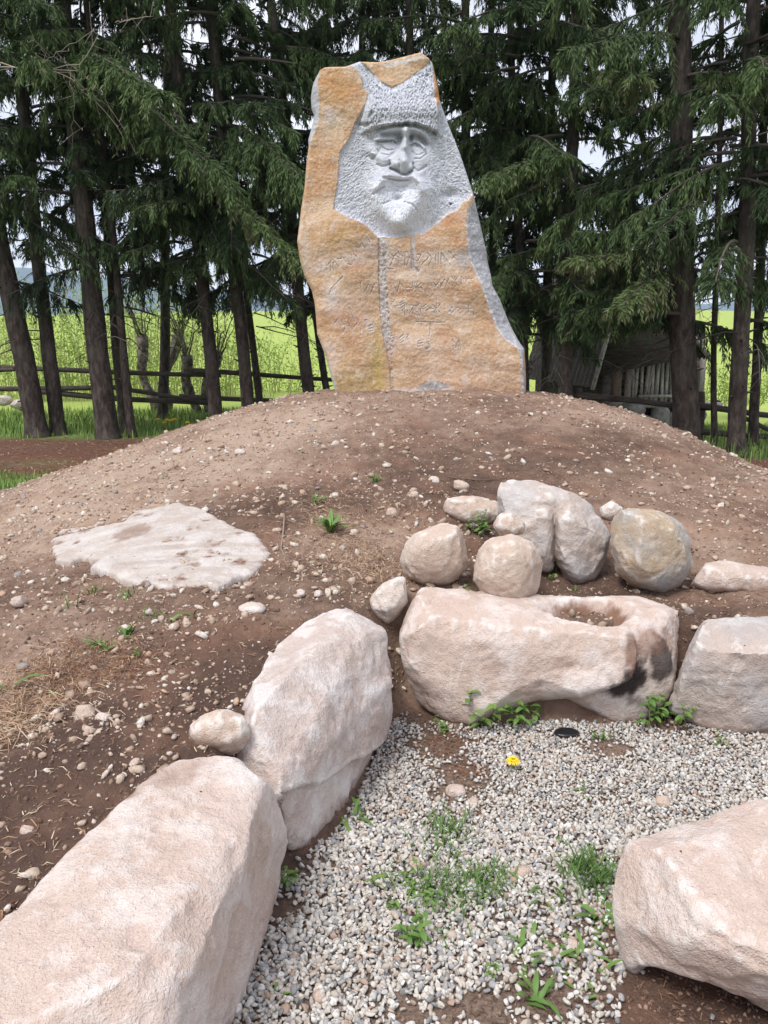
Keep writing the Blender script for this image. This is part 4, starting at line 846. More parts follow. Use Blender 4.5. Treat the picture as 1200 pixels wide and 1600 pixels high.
for k, (bx, by, tx, ty, Y, w, ci, lift, lab) in enumerate(TREES):
    A_, B_ = PY(bx, by, Y), PY(tx, ty, Y); d = (B_-A_)/(B_.z-A_.z); d = Vector((max(-.16, min(.16, d.x)), 0, 1)); gz_ = -.08
    root = A_+d*(gz_-A_.z); r = w/FPX*Y*.5*.98
    t = empty('spruce_tree', root); tag(t, lab, 'tree', 'spruces in the row behind the mound')
    z = np.array([0, .12, .35, .8, 1.5, 3, 5, 7.5, 11.5]); pts = np.stack([d.x*z+.02*np.sin(z*1.3+k), .02*np.cos(z*1.1+k*2)*np.minimum(z, 1), z], 1)
    rad = .88*r*np.array([1.4, 1.18, 1.04, 1, .95, .88, .76, .62, .34])
    pf = np.stack([np.interp(np.linspace(0, 1, 46)**1.3*11.5, z, pts[:, i]) for i in range(3)], 1); rf = np.interp(pf[:, 2], z, rad)
    v, f = tube(pf, rf, 14, True, k, .10); m = MB().add(v, f)
    g = np.random.default_rng(300+k)
    for q in range(16):                                             # knots and snapped stubs
        zz = g.uniform(.5, 4.5); a = g.uniform(-3.1, .2); rr = np.interp(zz, z, rad); c0 = np.array([np.interp(zz, z, pts[:, i]) for i in range(3)]); dd = np.array([math.cos(a), math.sin(a), g.uniform(-.3, .5)])
        l_ = g.uniform(.02, .09); v, f = tube([c0+dd*rr*.8, c0+dd*(rr+l_*.5), c0+dd*(rr+l_)], [.018, .013, .008], 5); m.add(v, f)
    ob('trunk', m.mesh('trunk', bark, True), t)
    cme, lme = CROWNS[ci]
    c = ob('crown', cme, t, (d.x*(3+lift), 0, lift)); c.rotation_euler = (0, math.atan(d.x), k*2.399)
    l2 = ob('limbs', lme, c); l2['kind'] = 'stuff'
    dd = ob('dead_branches', DEAD[k % 3], t, (0, 0, g.uniform(-.2, .8))); dd.rotation_euler = (0, math.atan(d.x), k*1.7); dd['kind'] = 'stuff'
    TREE_O.append(t)
# boughs that hang in front of the row, each a child of the tree that carries it
def bough(ti, px_, py_, Y, az, Lb, seed, **kw):
    t = TREE_O[ti]; P = PY(px_, py_, Y)-t.location; g = np.random.default_rng(seed); a, b = MB(), MB()
    limb_foliage(a, b, P, az, Lb, g, **kw)
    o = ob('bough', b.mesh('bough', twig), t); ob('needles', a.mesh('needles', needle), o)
bough(14, 1062, 392, 11.6, math.radians(205), 1.9, 1, rise=.1, droop=.25, dens=2.0, bright=.78, hang=.7, thick=.03)
bough(14, 1050, 420, 11.6, math.radians(228), 1.7, 2, rise=-.05, droop=.35, dens=2.0, bright=.85, hang=.8)
bough(14, 1062, 360, 11.7, math.radians(190), 1.6, 3, rise=.1, droop=.2, dens=2.0, bright=.6, hang=.8)
bough(14, 1075, 420, 11.7, math.radians(-30), 1.0, 4, rise=-.1, droop=.3, dens=2.0, bright=.55, hang=1.0)
bough(14, 1070, 120, 11.7, math.radians(-60), 1.5, 5, rise=.0, droop=.35, dens=2.0, bright=.8, hang=.9)
bough(14, 1065, 60, 11.7, math.radians(210), 2.2, 6, rise=.1, droop=.4, dens=2.0, bright=.7, hang=1.0)
bough(13, 895, 250, 12.9, math.radians(220), 2.0, 7, rise=.1, droop=.4, dens=1.8, bright=.75, hang=.9)
bough(13, 895, 130, 12.9, math.radians(-70), 2.2, 8, rise=.1, droop=.4, dens=1.8, bright=.7, hang=.9)
bough(11, 815, 400, 13.7, math.radians(250), 1.4, 9, rise=.0, droop=.45, dens=1.8, bright=.6, hang=1.1)
bough(11, 810, 330, 13.7, math.radians(215), 1.6, 10, rise=.0, droop=.5, dens=1.8, bright=.7, hang=1.1)
bough(13, 895, 440, 13.0, math.radians(260), 1.2, 31, rise=.0, droop=.5, dens=1.8, bright=.45, hang=1.2)
bough(14, 1062, 500, 11.8, math.radians(-20), 1.3, 33, rise=.0, droop=.35, dens=1.6, bright=.3, hang=1.2)
bough(16, 1172, 330, 11.4, math.radians(190), 1.6, 34, rise=.0, droop=.45, dens=1.6, bright=.4, hang=1.2)
bough(16, 1172, 500, 11.4, math.radians(5), 1.2, 35, rise=.0, droop=.45, dens=1.4, bright=.3, hang=1.2)
bough(2, 130, 130, 13, math.radians(-40), 3.4, 11, rise=-.05, droop=.55, dens=2.2, bright=.72, hang=.9, thick=.035)
bough(2, 125, 160, 13, math.radians(-25), 3.9, 12, rise=-.15, droop=.55, dens=2.2, bright=.68, hang=.9, thick=.035)
bough(2, 120, 90, 13, math.radians(-60), 2.6, 13, rise=0, droop=.45, dens=2.2, bright=.7, hang=1.0)
bough(1, 30, 120, 13, math.radians(-30), 2.4, 14, rise=0, droop=.4, dens=1.8, bright=.62, hang=1.0)
bough(5, 290, 210, 13.2, math.radians(-30), 2.4, 15, rise=0, droop=.5, dens=2.0, bright=.7, hang=1.0)
bough(6, 345, 200, 13.2, math.radians(-50), 2.4, 16, rise=0, droop=.5, dens=2.0, bright=.55, hang=1.1)
bough(8, 455, 290, 13.7, math.radians(200), 1.8, 17, rise=.0, droop=.45, dens=2.0, bright=.75, hang=1.0)
bough(8, 455, 330, 13.7, math.radians(225), 1.5, 18, rise=.0, droop=.5, dens=2.0, bright=.6, hang=1.2)
bough(8, 462, 380, 13.7, math.radians(250), 1.2, 19, rise=.0, droop=.6, dens=1.8, bright=.45, hang=1.4)
bough(8, 455, 400, 13.7, math.radians(190), 1.7, 20, rise=.0, droop=.55, dens=1.8, bright=.4, hang=1.4)
bough(5, 300, 380, 13.3, math.radians(-10), 1.6, 21, rise=.0, droop=.6, dens=1.8, bright=.35, hang=1.4)
bough(5, 300, 400, 13.3, math.radians(190), 1.3, 22, rise=.0, droop=.5, dens=1.2, bright=.25, hang=1.4)
bough(2, 130, 420, 13.2, math.radians(185), 1.2, 23, rise=.0, droop=.4, dens=1.2, bright=.25, hang=1.4)
bough(4, 180, 430, 13.3, math.radians(10), 1.4, 24, rise=.1, droop=.5, dens=1.0, bright=.25, hang=1.4)
bough(0, 5, 440, 13.2, math.radians(5), 1.2, 25, rise=.1, droop=.45, dens=.9, bright=.2, hang=1.3)
bough(10, 728, 240, 14.1, math.radians(-60), 1.7, 26, rise=.0, droop=.45, dens=1.8, bright=.6, hang=1.1)
bough(10, 728, 120, 14.1, math.radians(-50), 2.0, 27, rise=.0, droop=.45, dens=1.8, bright=.6, hang=1.1)
for k, (ti, x, y, Y, a, L_, br) in enumerate([(3,165,380,13.8,20,1.5,.3),(5,305,330,13.3,-60,1.4,.5),(6,352,330,13.2,-70,1.5,.45),(6,352,300,13.2,190,1.6,.5),(8,450,250,13.7,-100,1.4,.6),(9,475,400,15.5,180,1.5,.4),(0,0,330,13.2,-30,1.8,.4),(1,50,330,13.5,-20,1.5,.35),
    (11,812,470,13.8,-60,1.2,.4),(12,856,420,14.5,200,1.6,.4),(13,893,380,12.9,-40,1.6,.55),(10,730,400,14.1,-30,1.6,.4),(15,1119,430,12.1,180,.9,.4),(16,1165,250,11.3,200,1.7,.55),(14,1064,250,11.7,170,1.8,.6),(13,895,300,12.9,-30,1.7,.5)]):
    bough(ti, x, y, Y, math.radians(a), L_, 60+k, rise=.0, droop=.55, dens=1.7, bright=br, hang=1.3)
# bare, budding twig that reaches in front of the left spruces
g = np.random.default_rng(77); m = MB(); bd = MB()
for (pts, r_) in [([(-20,100),(60,108),(130,96),(165,38)], .008), ([(-20,106),(60,106),(110,120),(150,160),(195,215)], .007), ([(60,104),(90,80),(160,45)], .005), ([(70,106),(120,108),(155,140),(190,195),(210,240)], .005), ([(40,108),(100,112),(150,150),(178,178)], .004), ([(110,110),(115,170),(112,235)], .003), ([(240,155),(260,160),(280,190)], .004), ([(180,35),(240,25)], .004), ([(75,104),(62,70),(50,60)], .003)]:
    W_ = np.array([PY(x, y, 11.8) for x, y in pts]); t0 = np.linspace(0, 1, len(W_)); t = np.linspace(0, 1, 12)
    p = np.stack([np.interp(t, t0, W_[:, i]) for i in range(3)], 1)+np.r_[[[0, 0, 0]], g.normal(0, .012, (11, 3))]
    v, f = tube(p, r_*1.15*(1-.7*t), 4, False); m.add(v, f, .95)
    for q in range(9):
        i = g.integers(1, 11); e = p[i]+g.normal(0, .16, 3)*[1, .5, 1]+[0, 0, -.05]; v, f = tube([p[i], e], [.003, .0015], 3, False); m.add(v, f, .9)
        if g.random() < .35: v, f = tube([e, e+[0, 0, .03]], [.010, .004], 5); bd.add(v, f, .5)
nm = NT('pale_bare_twig'); c = nm.ramp(nm.attr('rnd'), [(0, (.22,.18,.15)), (1, (.42,.36,.31))]); ptw = nm.done(c)
bt = empty('bare_branch', PY(-20, 103, 11.8)); tag(bt, 'pale leafless branch with swelling buds reaching in from the upper left edge', 'branch')
for nme, mm_ in (('twigs', m), ('buds', bd)):
    me = mm_.mesh(nme, ptw); me.transform(__import__('mathutils').Matrix.Translation(-bt.location)); o = tag(ob(nme, me, bt), kind='stuff')

# ------------------------------------------------------------------ rail fence
nm = NT('weathered_rail'); co = nm.coord(scale=(.25, 1, 1)); n1 = nm.noise(18, 4, .7, co)
railm = nm.done(nm.ramp(n1, [(.3, (.035,.028,.024)), (.7, (.12,.10,.085))]), nm.bump(n1, .02, .8), .95)
def rail_fence(label, posts, rails, braces=()):
    root = empty('rail_fence', (posts[0][0], posts[0][1], 0)); tag(root, label, 'fence')
    L0 = np.array([posts[0][0], posts[0][1], 0])
    for k, (x, y, zt) in enumerate(posts):
        v, f = tube(np.array([(x, y, -.5), (x+.01, y, zt*.5), (x-.01, y, zt)])-L0, [.075, .07, .06], 8, True, k, .2); ob('post', MB().add(v, f).mesh('post', railm, True), root)
    for k, (a, b, r) in enumerate(rails):
        a, b = np.array(a), np.array(b); t = np.linspace(0, 1, 9)[:, None]; p = a+(b-a)*t; p[:, 2] += .02*np.sin(t[:, 0]*5+k)-.02*np.sin(t[:, 0]*math.pi)
        v, f = tube(p-L0, r*(1-.25*t[:, 0]), 8, True, k, .2); ob('rail', MB().add(v, f).mesh('rail', railm, True), root)
    for a, b in braces:
        v, f = tube(np.array([a, b])-L0, [.04, .035], 6); ob('brace', MB().add(v, f).mesh('brace', railm, True), root)
T3 = lambda x, y, Y: tuple(PY(x, y, Y))
rail_fence('weathered two rail log fence running behind the left row of spruce trunks',
  [(PY(-40,600,15.6).x, 15.6, 1.15), (PY(330,600,16.0).x, 16.0, 1.12), (PY(700,600,16.2).x, 16.2, 1.1), (PY(-230,600,15.5).x, 15.5, 1.1)],
  [(T3(-230,566,15.45), T3(345,585,15.8), .055), (T3(300,580,15.75), T3(700,600,16.1), .05), (T3(-230,603,15.45), T3(205,606,15.6), .06), (T3(60,611,15.55), T3(345,632,15.8), .06), (T3(280,618,15.85), T3(700,634,16.1), .05), (T3(-60,584,15.5), T3(30,576,15.5), .05), (T3(180,606,15.55), T3(330,628,15.75), .045)])
rail_fence('dark log rail fence between the log shed and the right edge',
  [(PY(905,600,13.2).x, 13.2, .8), (PY(1100,600,13.0).x, 13.05, .75), (PY(1290,600,12.9).x, 12.9, .7)],
  [(T3(900,618,13.1), T3(1110,636,13.0), .055), (T3(1075,634,12.9), T3(1300,655,12.8), .055), (T3(1080,675,12.95), T3(1300,681,12.8), .055)], [(T3(1165,654,12.85), T3(1300,720,12.75))])

# ------------------------------------------------------------------ log shed with tiled roof
nm = NT('old_tiles'); co = nm.coord(); n1 = nm.noise(3, 4, .6, co); n2 = nm.noise(30, 3, .6, co)
tile = nm.done(nm.mix(nm.ramp(n1, [(.4, 0), (.6, .7)]), nm.ramp(n2, [(.3, (.06,.05,.048)), (.7, (.15,.135,.13))]), (.10,.095,.07)), nm.bump(n2, .01, .5), .9)
nm = NT('silvered_wood'); co = nm.coord(scale=(1, 1, .3)); n1 = nm.noise(20, 4, .7, co)
silver = nm.done(nm.mix(nm.attr('rnd'), nm.ramp(n1, [(.3, (.24,.22,.20)), (.7, (.60,.57,.54))]), nm.ramp(n1, [(.3, (.10,.06,.045)), (.7, (.26,.17,.13))])), nm.bump(n1, .01, .7), .9)
nm = NT('foundation_stone'); co = nm.coord(); n1 = nm.noise(9, 5, .7, co); fst = nm.done(nm.ramp(n1, [(.3, (.12,.11,.10)), (.7, (.34,.33,.31))]), nm.bump(n1, .03, .7))
SY_ = 17.0
shed = empty('log_shed', PY(930, 640, SY_)); shed.location.z = 0; tag(shed, 'old log shed with tiled roof and grey slatted wall behind the right spruces', 'shed')
S0 = np.array(shed.location)
def spart(name, V, F, mat, rnd=0.0, parent=None, smooth=False):
    m = MB().add(np.asarray(V, float)-S0, F, rnd); return ob(name, m.mesh(name, mat, smooth), parent or shed)
wx0, wx1 = PY(927, 600, SY_).x, PY(1100, 600, SY_).x; zb, zt = PY(927, 628, SY_).z, PY(927, 548, SY_).z
spart('wall', boxv(((wx0+wx1)/2, SY_+1.6, (zt+.6-.4)/2), (wx1-wx0-.1, 3.0, zt+.6+.4)), BOXF, railm)
for k in range(9):                                                   # log courses
    zc = zb+.08+k*.145; a = np.array([(wx0+.02, SY_+.06, zc), ((wx0+wx1)/2, SY_+.05, zc+.01), (wx1-.02, SY_+.06, zc)]); v, f = tube(a, [.066, .062, .068], 8, True, k, .2); spart('log', v, f, silver, .45, smooth=True)
for k, (x, w_, rn, a) in enumerate([(940,22,.0,0),(960,17,.9,0),(979,10,.5,0),(992,5,.2,2),(1000,4,.1,-2),(1008,5,.2,3),(1017,5,0,-1),(1024,5,0,1),(1031,5,0,-2),(1039,5,.1,0),(1046,5,0,-5),(1092,9,.2,0),(986,4,.2,-4),(1013,4,.3,6)]):
    Xc = PY(x, 600, SY_).x; ww = w_/FPX*SY_; v = boxv((0, 0, 0), (ww, .06, (zt-zb)*.98), 0, .006); aa = math.radians(a)
    v = np.c_[v[:, 0]+v[:, 2]*math.tan(aa), v[:, 1], v[:, 2]]+[Xc, SY_-.08-.012*(k % 3), (zb+zt)/2]; spart('board', v, BOXF, silver, rn)
spart('sill_beam', boxv(((PY(998,600,SY_).x+PY(1062,600,SY_).x)/2, SY_-.15, PY(1000,618,SY_).z), (.95, .07, .06), .0, .004), BOXF, silver, 0)
spart('threshold', boxv(((wx0+wx1)/2+.1, SY_-.05, zb-.06), (wx1-wx0+.5, .25, .12), 0, .01), BOXF, silver, .1)
g = np.random.default_rng(4)
for k, (x, y, w_, h_) in enumerate([(945,650,40,34),(985,640,44,26),(1000,662,36,30),(1030,655,30,46),(1052,662,26,40),(1085,648,34,24),(965,672,40,24)]):
    c = PY(x, y, SY_-.1); s = np.array([w_/FPX*SY_/2, .22, h_/FPX*SY_/2]); bmz = bmesh.new(); bmesh.ops.create_icosphere(bmz, subdivisions=2, radius=1)
    q = np.array([v.co[:] for v in bmz.verts]); fcs = np.array([[v.index for v in f.verts] for f in bmz.faces]); bmz.free()
    q = np.sign(q)*np.abs(q)**.7*(1+.15*fbm(q*1.5+k, 3))[:, None]*s+np.array(c); spart('foundation_stone', q, fcs, fst)
# roof: left slope seen from the front left, a corrugated field of tile courses, and the gable overhang
rf = None
A0 = np.array(PY(838, 600, 16.2)); A0 = A0*[1, 1, 0]+[0, 0, PY(838, 600, 16.2).z]
E0, E1 = np.array(PY(820, 592, 18.6)), np.array(PY(925, 606, 16.3))          # eave, back and front
R0, R1 = np.array(PY(880, 372, 19.4)), np.array(PY(985, 395, 17.4))          # ridge
nu_, nv_ = 120, 40; u_, v_ = np.meshgrid(np.linspace(0, 1, nu_), np.linspace(0, 1, nv_), indexing='ij'); u_, v_ = u_.ravel()[:, None], v_.ravel()[:, None]
Pn = (E0*(1-u_)+E1*u_)*(1-v_)+(R0*(1-u_)+R1*u_)*v_; nrm = np.cross(E1-E0, R0-E0); nrm /= np.linalg.norm(nrm)
hgt = .025*np.cos(u_*2*math.pi*17)+.035*((v_*13) % 1)*-1+.02
roof = spart('roof', Pn+nrm*hgt*(1 if nrm[1] < 0 else -1), grid_faces(nu_, nv_), tile)
W1 = np.array(PY(1110, 560, 16.4)); W0 = np.array(PY(1010, 560, 18.6)); 
Pn = (R0*(1-u_)+R1*u_)*(1-v_)+(W0*(1-u_)+W1*u_)*v_; hgt = .025*np.cos(u_*2*math.pi*17)
spart('roof', Pn+np.array([0, 0, 1])*hgt, grid_faces(nu_, nv_), tile)
spart('gable_panel', np.array([E1+[.12,.1,0.25], W1+[-.1,.1,.05], R1+[0,.1,-.1], E1+[.12,.2,.25], W1+[-.1,.2,.05], R1+[0,.2,-.1]]), [np.array([[0,1,2],[5,4,3]]), np.array([[0,3,4,1],[1,4,5,2],[2,5,3,0]])], railm, .8)
Lb0, Lb1 = E0+[.25, 0, 0], E1+[.25, .15, 0]
spart('side_wall', np.array([[*Lb0[:2], -.3], [*Lb1[:2], -.3], [Lb1[0], Lb1[1], E1[2]+.22], [Lb0[0], Lb0[1], E0[2]+.22], [Lb0[0]+.2, Lb0[1]+.1, -.3], [Lb1[0]+.2, Lb1[1]+.1, -.3], [Lb1[0]+.2, Lb1[1]+.1, E1[2]+.3], [Lb0[0]+.2, Lb0[1]+.1, E0[2]+.3]]), np.array([[0,1,2,3],[5,4,7,6],[3,2,6,7],[0,3,7,4],[1,5,6,2]]), railm)
for a, b in ((E1, R1), (W1, R1)): v, f = tube(np.array([a+[0, -.05, -.03], b+[0, -.05, -.03]]), [.05, .05], 4); spart('barge_board', v, f, silver, .1)

# ------------------------------------------------------------------ pollard willows, thicket and rough grass beyond the fence
nm = NT('willow_bark'); co = nm.coord(); n1 = nm.noise(9, 5, .7, co); wbark = nm.done(nm.ramp(n1, [(.38, (.05,.04,.033)), (.6, (.24,.205,.18))]), nm.bump(n1, .05, .8))
nm = NT('fresh_leaf'); freshl = nm.done(nm.ramp(nm.attr('rnd'), [(0, (.17,.29,.045)), (1, (.40,.52,.11))]), None, .6)
nm = NT('thicket_stem'); stemm = nm.done(nm.ramp(nm.attr('rnd'), [(0, (.24,.24,.11)), (1, (.40,.42,.18))]))
def willow(px_, Y, hgt, label, seed):
    g = np.random.default_rng(seed); b = PY(px_, 640, Y); t = empty('pollard_willow', (b.x, Y, -.1)); tag(t, label, 'tree'); m = MB(); fl = MB()
    for (dx, lean) in ((-.15, -.14), (.16, .22)):
        z = np.linspace(0, hgt, 9); p = np.stack([dx*.6+lean*z+.07*np.sin(z*4+seed), .05*np.cos(z*3), z], 1); v, f = tube(p, .105*(1-.2*z/hgt)+.03*np.exp(-((z-hgt)/.15)**2), 14, True, seed, .9); m.add(v, f)
        for k in range(10):
            a = g.uniform(0, 6.28); L_ = g.uniform(.4, 1.4); s = np.linspace(0, 1, 6); top = p[-1]-[0, 0, g.uniform(0, .3)]
            q = top+np.stack([np.cos(a)*L_*.4*s, np.sin(a)*L_*.4*s, L_*s**.9], 1)+np.r_[[[0, 0, 0]], g.normal(0, .03, (5, 3))]; v, f = tube(q, .022*(1-.8*s), 4, False); m.add(v, f)
            P_ = q[g.integers(1, 6, 26)]+g.normal(0, .10, (26, 3)); D_ = g.normal(0, 1, (26, 3)); D_ /= np.linalg.norm(D_, axis=1)[:, None]; v, f = blades(P_, D_, g.uniform(.03, .07, 26), g.uniform(.015, .03, 26), g=g); fl.add(v, f, g.random(len(v)))
    ob('trunk', m.mesh('trunk', wbark, True), t); ob('crown', fl.mesh('crown', freshl), t)
willow(248, 18.0, 1.75, 'gnarled pollard willow with pale hollow trunk left of the scaly spruce trunk', 1)
willow(312, 17.6, 1.35, 'squat forked pollard willow behind the scaly spruce trunk on the left slope', 2)
def thicket(px_, Y, n, hgt, wid, label, seed, leaf=60):
    g = np.random.default_rng(seed); b = PY(px_, 640, Y); t = empty('willow_thicket', (b.x, Y, -.05)); tag(t, label, 'shrub', 'young shrubs beyond the fence'); m = MB(); fl = MB()
    for k in range(n):
        x0 = g.normal(0, wid*.4); y0 = g.normal(0, wid*.3); H = hgt*g.uniform(.5, 1.1); s = np.linspace(0, 1, 6); a = g.uniform(0, 6.28)
        q = np.stack([x0+x0*.35*s+.2*np.cos(a)*s*s, y0+.2*np.sin(a)*s*s, H*s], 1)+np.r_[[[0, 0, 0]], g.normal(0, .025, (5, 3))]; v, f = tube(q, .010*(1-.75*s)+.002, 3, False); m.add(v, f, g.random())
        P_ = q[g.integers(1, 6, leaf)]*1.0+g.normal(0, .12, (leaf, 3)); D_ = g.normal(0, 1, (leaf, 3)); D_[:, 2] += .6; D_ /= np.linalg.norm(D_, axis=1)[:, None]; v, f = blades(P_, D_, g.uniform(.05, .11, leaf), g.uniform(.025, .045, leaf), g=g); fl.add(v, f, np.clip(g.normal(.55, .25, len(P_)), 0, 1).repeat(4))
    ob('stems', m.mesh('stems', stemm), t)['kind'] = 'stuff'; ob('foliage', fl.mesh('foliage', freshl), t)
for a in [(40,22,60,2.9,2.0,'yellow green willow shrub behind the leftmost two trunks',1),(130,21,70,2.7,2.2,'bushy lime green shrub between the second and third trunks',2),(190,24,60,3.4,2.2,'tall lime green shrub behind the two touching poles',3),(262,23,60,2.7,2.0,'fresh green shrub behind the left pollard willow',4),(345,22,50,2.2,1.9,'low fresh green shrub right of the forked willow',5),(440,24,40,1.5,1.8,'small shrub beyond the fence near the monument',6),(1130,20,30,.9,1.4,'low scrub beyond the right fence beside the thin stem',7)]: thicket(*a)
nm = NT('field_stone_far'); fs2 = nm.done((.35,.33,.31))
g = np.random.default_rng(8)
for k, (x, y, w_) in enumerate([(6,626,26),(28,632,24),(50,628,22)]):
    c = PY(x, y, 16.2); q = np.random.default_rng(k).normal(0, 1, (40, 3)); q /= np.linalg.norm(q, axis=1)[:, None]; r_ = w_/FPX*16.2/2
    me = hull_mesh([[tuple(p*[r_, r_, r_*.7]) for p in q]]); me.materials.append(RM['pale']); o = ob('stone', me, None, c); tag(o, ['grey stone beyond the fence at the very left edge', 'second grey stone from the left edge beyond the fence', 'third grey stone beyond the fence, beside the leftmost trunk'][k], 'stone')

for k, (ti, x, y, Y, a, L_, br) in enumerate([(10,730,150,14.1,-20,1.6,.5),(10,730,200,14.1,-35,1.5,.55),(10,730,290,14.1,10,1.5,.4),(11,806,200,13.7,185,1.5,.5),(11,806,160,13.7,200,1.4,.5),(8,440,120,13.7,-20,1.7,.55),(8,440,80,13.7,-40,1.7,.6),(20,770,180,15.2,-60,1.3,.35),(20,770,110,15.2,190,1.3,.35)]):
    bough(ti, x, y, Y, math.radians(a), L_, 160+k, rise=.05, droop=.45, dens=1.8, bright=br, hang=1.2)

bough(13, 895, 440, 12.9, math.radians(-25), 1.3, 180, rise=.05, droop=.4, dens=2.0, bright=.5, hang=1.1)
bough(14, 1062, 450, 11.8, math.radians(200), 1.45, 181, rise=.05, droop=.3, dens=2.0, bright=.55, hang=.9)
bough(14, 1062, 430, 12.0, math.radians(170), 1.6, 182, rise=.05, droop=.3, dens=2.0, bright=.45, hang=.9)

bough(13, 900, 478, 12.8, math.radians(-12), 1.5, 183, rise=.12, droop=.3, dens=2.6, bright=.5, hang=.8)
bough(14, 1062, 490, 11.6, math.radians(188), 1.5, 184, rise=.12, droop=.28, dens=2.6, bright=.55, hang=.75)
# ------------------------------------------------------------------ gravel, small stones, clods, litter
def ico(sub):
    b = bmesh.new(); bmesh.ops.create_icosphere(b, subdivisions=sub, radius=1); V = np.array([v.co[:] for v in b.verts]); F = np.array([[v.index for v in f.verts] for f in b.faces]); b.free(); return V, F
ICO1, ICO0 = ico(2), ico(1)
def rand_rot(n, g, flat=None):
    q = g.normal(0, 1, (n, 4))
    if flat is not None: q[:, 1:3] *= flat
    q /= np.linalg.norm(q, axis=1)[:, None]; w, x, y, z = q.T
    return np.stack([np.stack([1-2*(y*y+z*z), 2*(x*y-z*w), 2*(x*z+y*w)], 1), np.stack([2*(x*y+z*w), 1-2*(x*x+z*z), 2*(y*z-x*w)], 1), np.stack([2*(x*z-y*w), 2*(y*z+x*w), 1-2*(x*x+y*y)], 1)], 1)
def pebble_cloud(P, S, g, base, flat=.5, rough=.16, tilt=.35, nvar=24, power=.9, cuts=6):
    """P (n,3) centres, S (n,) radii -> one mesh worth of V, F, per vertex random"""
    bv, bf = base; n = len(P); nv = len(bv)
    var = []
    for k in range(nvar):
        q = bv*(1+rough*fbm(bv*1.3+k*5.1, 2)[:, None]*2+g.normal(0, rough*.28, (nv, 1))); q = np.sign(q)*np.abs(q)**power
        for c_ in range(cuts):
            d_ = g.normal(0, 1, 3); d_ /= np.linalg.norm(d_); pr = q@d_; q = q-np.maximum(pr-g.uniform(.42, .8), 0)[:, None]*d_
        var.append(q*1.12)
    var = np.array(var)[g.integers(0, nvar, n)]
    sc = np.stack([g.uniform(.85, 1.35, n), g.uniform(.65, 1.0, n), g.uniform(flat*.75, flat*1.3, n)], 1)*S[:, None]
    V = np.einsum('nij,nvj->nvi', rand_rot(n, g, tilt), var*sc[:, None])+P[:, None]
    F = (bf[None]+(np.arange(n)*nv)[:, None, None]).reshape(-1, 3)
    return V.reshape(-1, 3), F, g.random(n).repeat(nv)
g = np.random.default_rng(42)
nm = NT('gravel_pebble'); r = nm.attr('rnd'); co = nm.coord(); n1 = nm.noise(130, 3, .7, co)
c = nm.ramp(r, [(0, (.53,.50,.46)), (.16, (.62,.60,.565)), (.30, (.44,.38,.32)), (.42, (.56,.52,.47)), (.54, (.33,.33,.34)), (.66, (.47,.46,.445)), (.75, (.22,.23,.24)), (.82, (.48,.42,.36)), (.89, (.38,.26,.20)), (.93, (.66,.645,.62)), (1, (.30,.29,.28))], 'CONSTANT')
c = nm.mix(nm.ramp(n1, [(.40, .55), (.52, 0)]), c, (.32,.29,.26)); gravm = nm.done(c, nm.bump(n1, .002, .6), .75)
bar = [(PZ(x, y, 0), r_) for x, y, r_ in [(665,1125,.10),(690,1165,.13),(720,1215,.10),(650,1100,.12),(470,1350,.06),(440,1420,.05),(700,1240,.06),(850,1560,.09),(760,1585,.08),(700,1590,.05),(640,1590,.05),(950,1170,.08),(1040,1130,.10),(1150,1580,.33),(1050,1560,.15),(1250,1600,.35)]]
def bare_amt(X, Y):
    b = np.zeros(X.shape)
    for c_, r_ in bar: b = np.maximum(b, np.exp(-((X-c_.x)**2+(Y-c_.y)**2)/(2*(r_*.75)**2)))
    return b+.30*np.maximum(fbm(np.c_[X*5, Y*5, X*0+2], 3), -.2)+.06
def scatter_gravel(x0, x1, y0, y1, sp, layers, base, smin, smax, name):
    Ps, Ss = [], []
    for l in range(layers):
        X, Y = np.meshgrid(np.arange(x0, x1, sp), np.arange(y0, y1, sp*.9)); X = X+(np.arange(X.shape[0]) % 2)[:, None]*sp/2; X, Y = X.ravel(), Y.ravel()
        X = X+g.normal(0, sp*.28, X.shape); Y = Y+g.normal(0, sp*.28, Y.shape)
        sd = poly_sd(X, Y, GP); b = bare_amt(X, Y)
        soilr = poly_sd(X, Y, [PZ(*q, 0)[:2] for q in [(965,1600),(975,1545),(985,1500),(1040,1480),(1230,1480),(1700,1500),(1700,1900),(930,1900)]])
        keep = (sd > -.015+.02*g.random(len(X))) & (g.random(len(X)) > np.clip(b*1.15, 0, .97)) & ((soilr < 0.0) | (g.random(len(X)) < .05))
        dens = 1-.5*np.clip((X-1.2)/1.5, 0, 1)*0
        X, Y = X[keep], Y[keep]; S = g.uniform(smin, smax, len(X))*np.where(g.random(len(X)) < .08, 1.35, 1)
        Ps.append(np.c_[X, Y, gz(X, Y)+.003+.006*l+g.uniform(0, .004, len(X))]); Ss.append(S)
    P, S = np.concatenate(Ps), np.concatenate(Ss)
    return pebble_cloud(P, S, g, base, .55, .24, .5)
V1, F1, A1 = scatter_gravel(-.45, 1.5, 1.2, 2.35, .0150, 2, ICO1, .0050, .0112, 'a')
V2, F2, A2 = scatter_gravel(-.25, 2.5, 2.35, 3.35, .0152, 2, ICO0, .0052, .0110, 'b')
m = MB().add(V1, F1, A1).add(V2, F2, A2)
tag(ob('gravel', m.mesh('gravel', gravm, False)), kind='stuff')
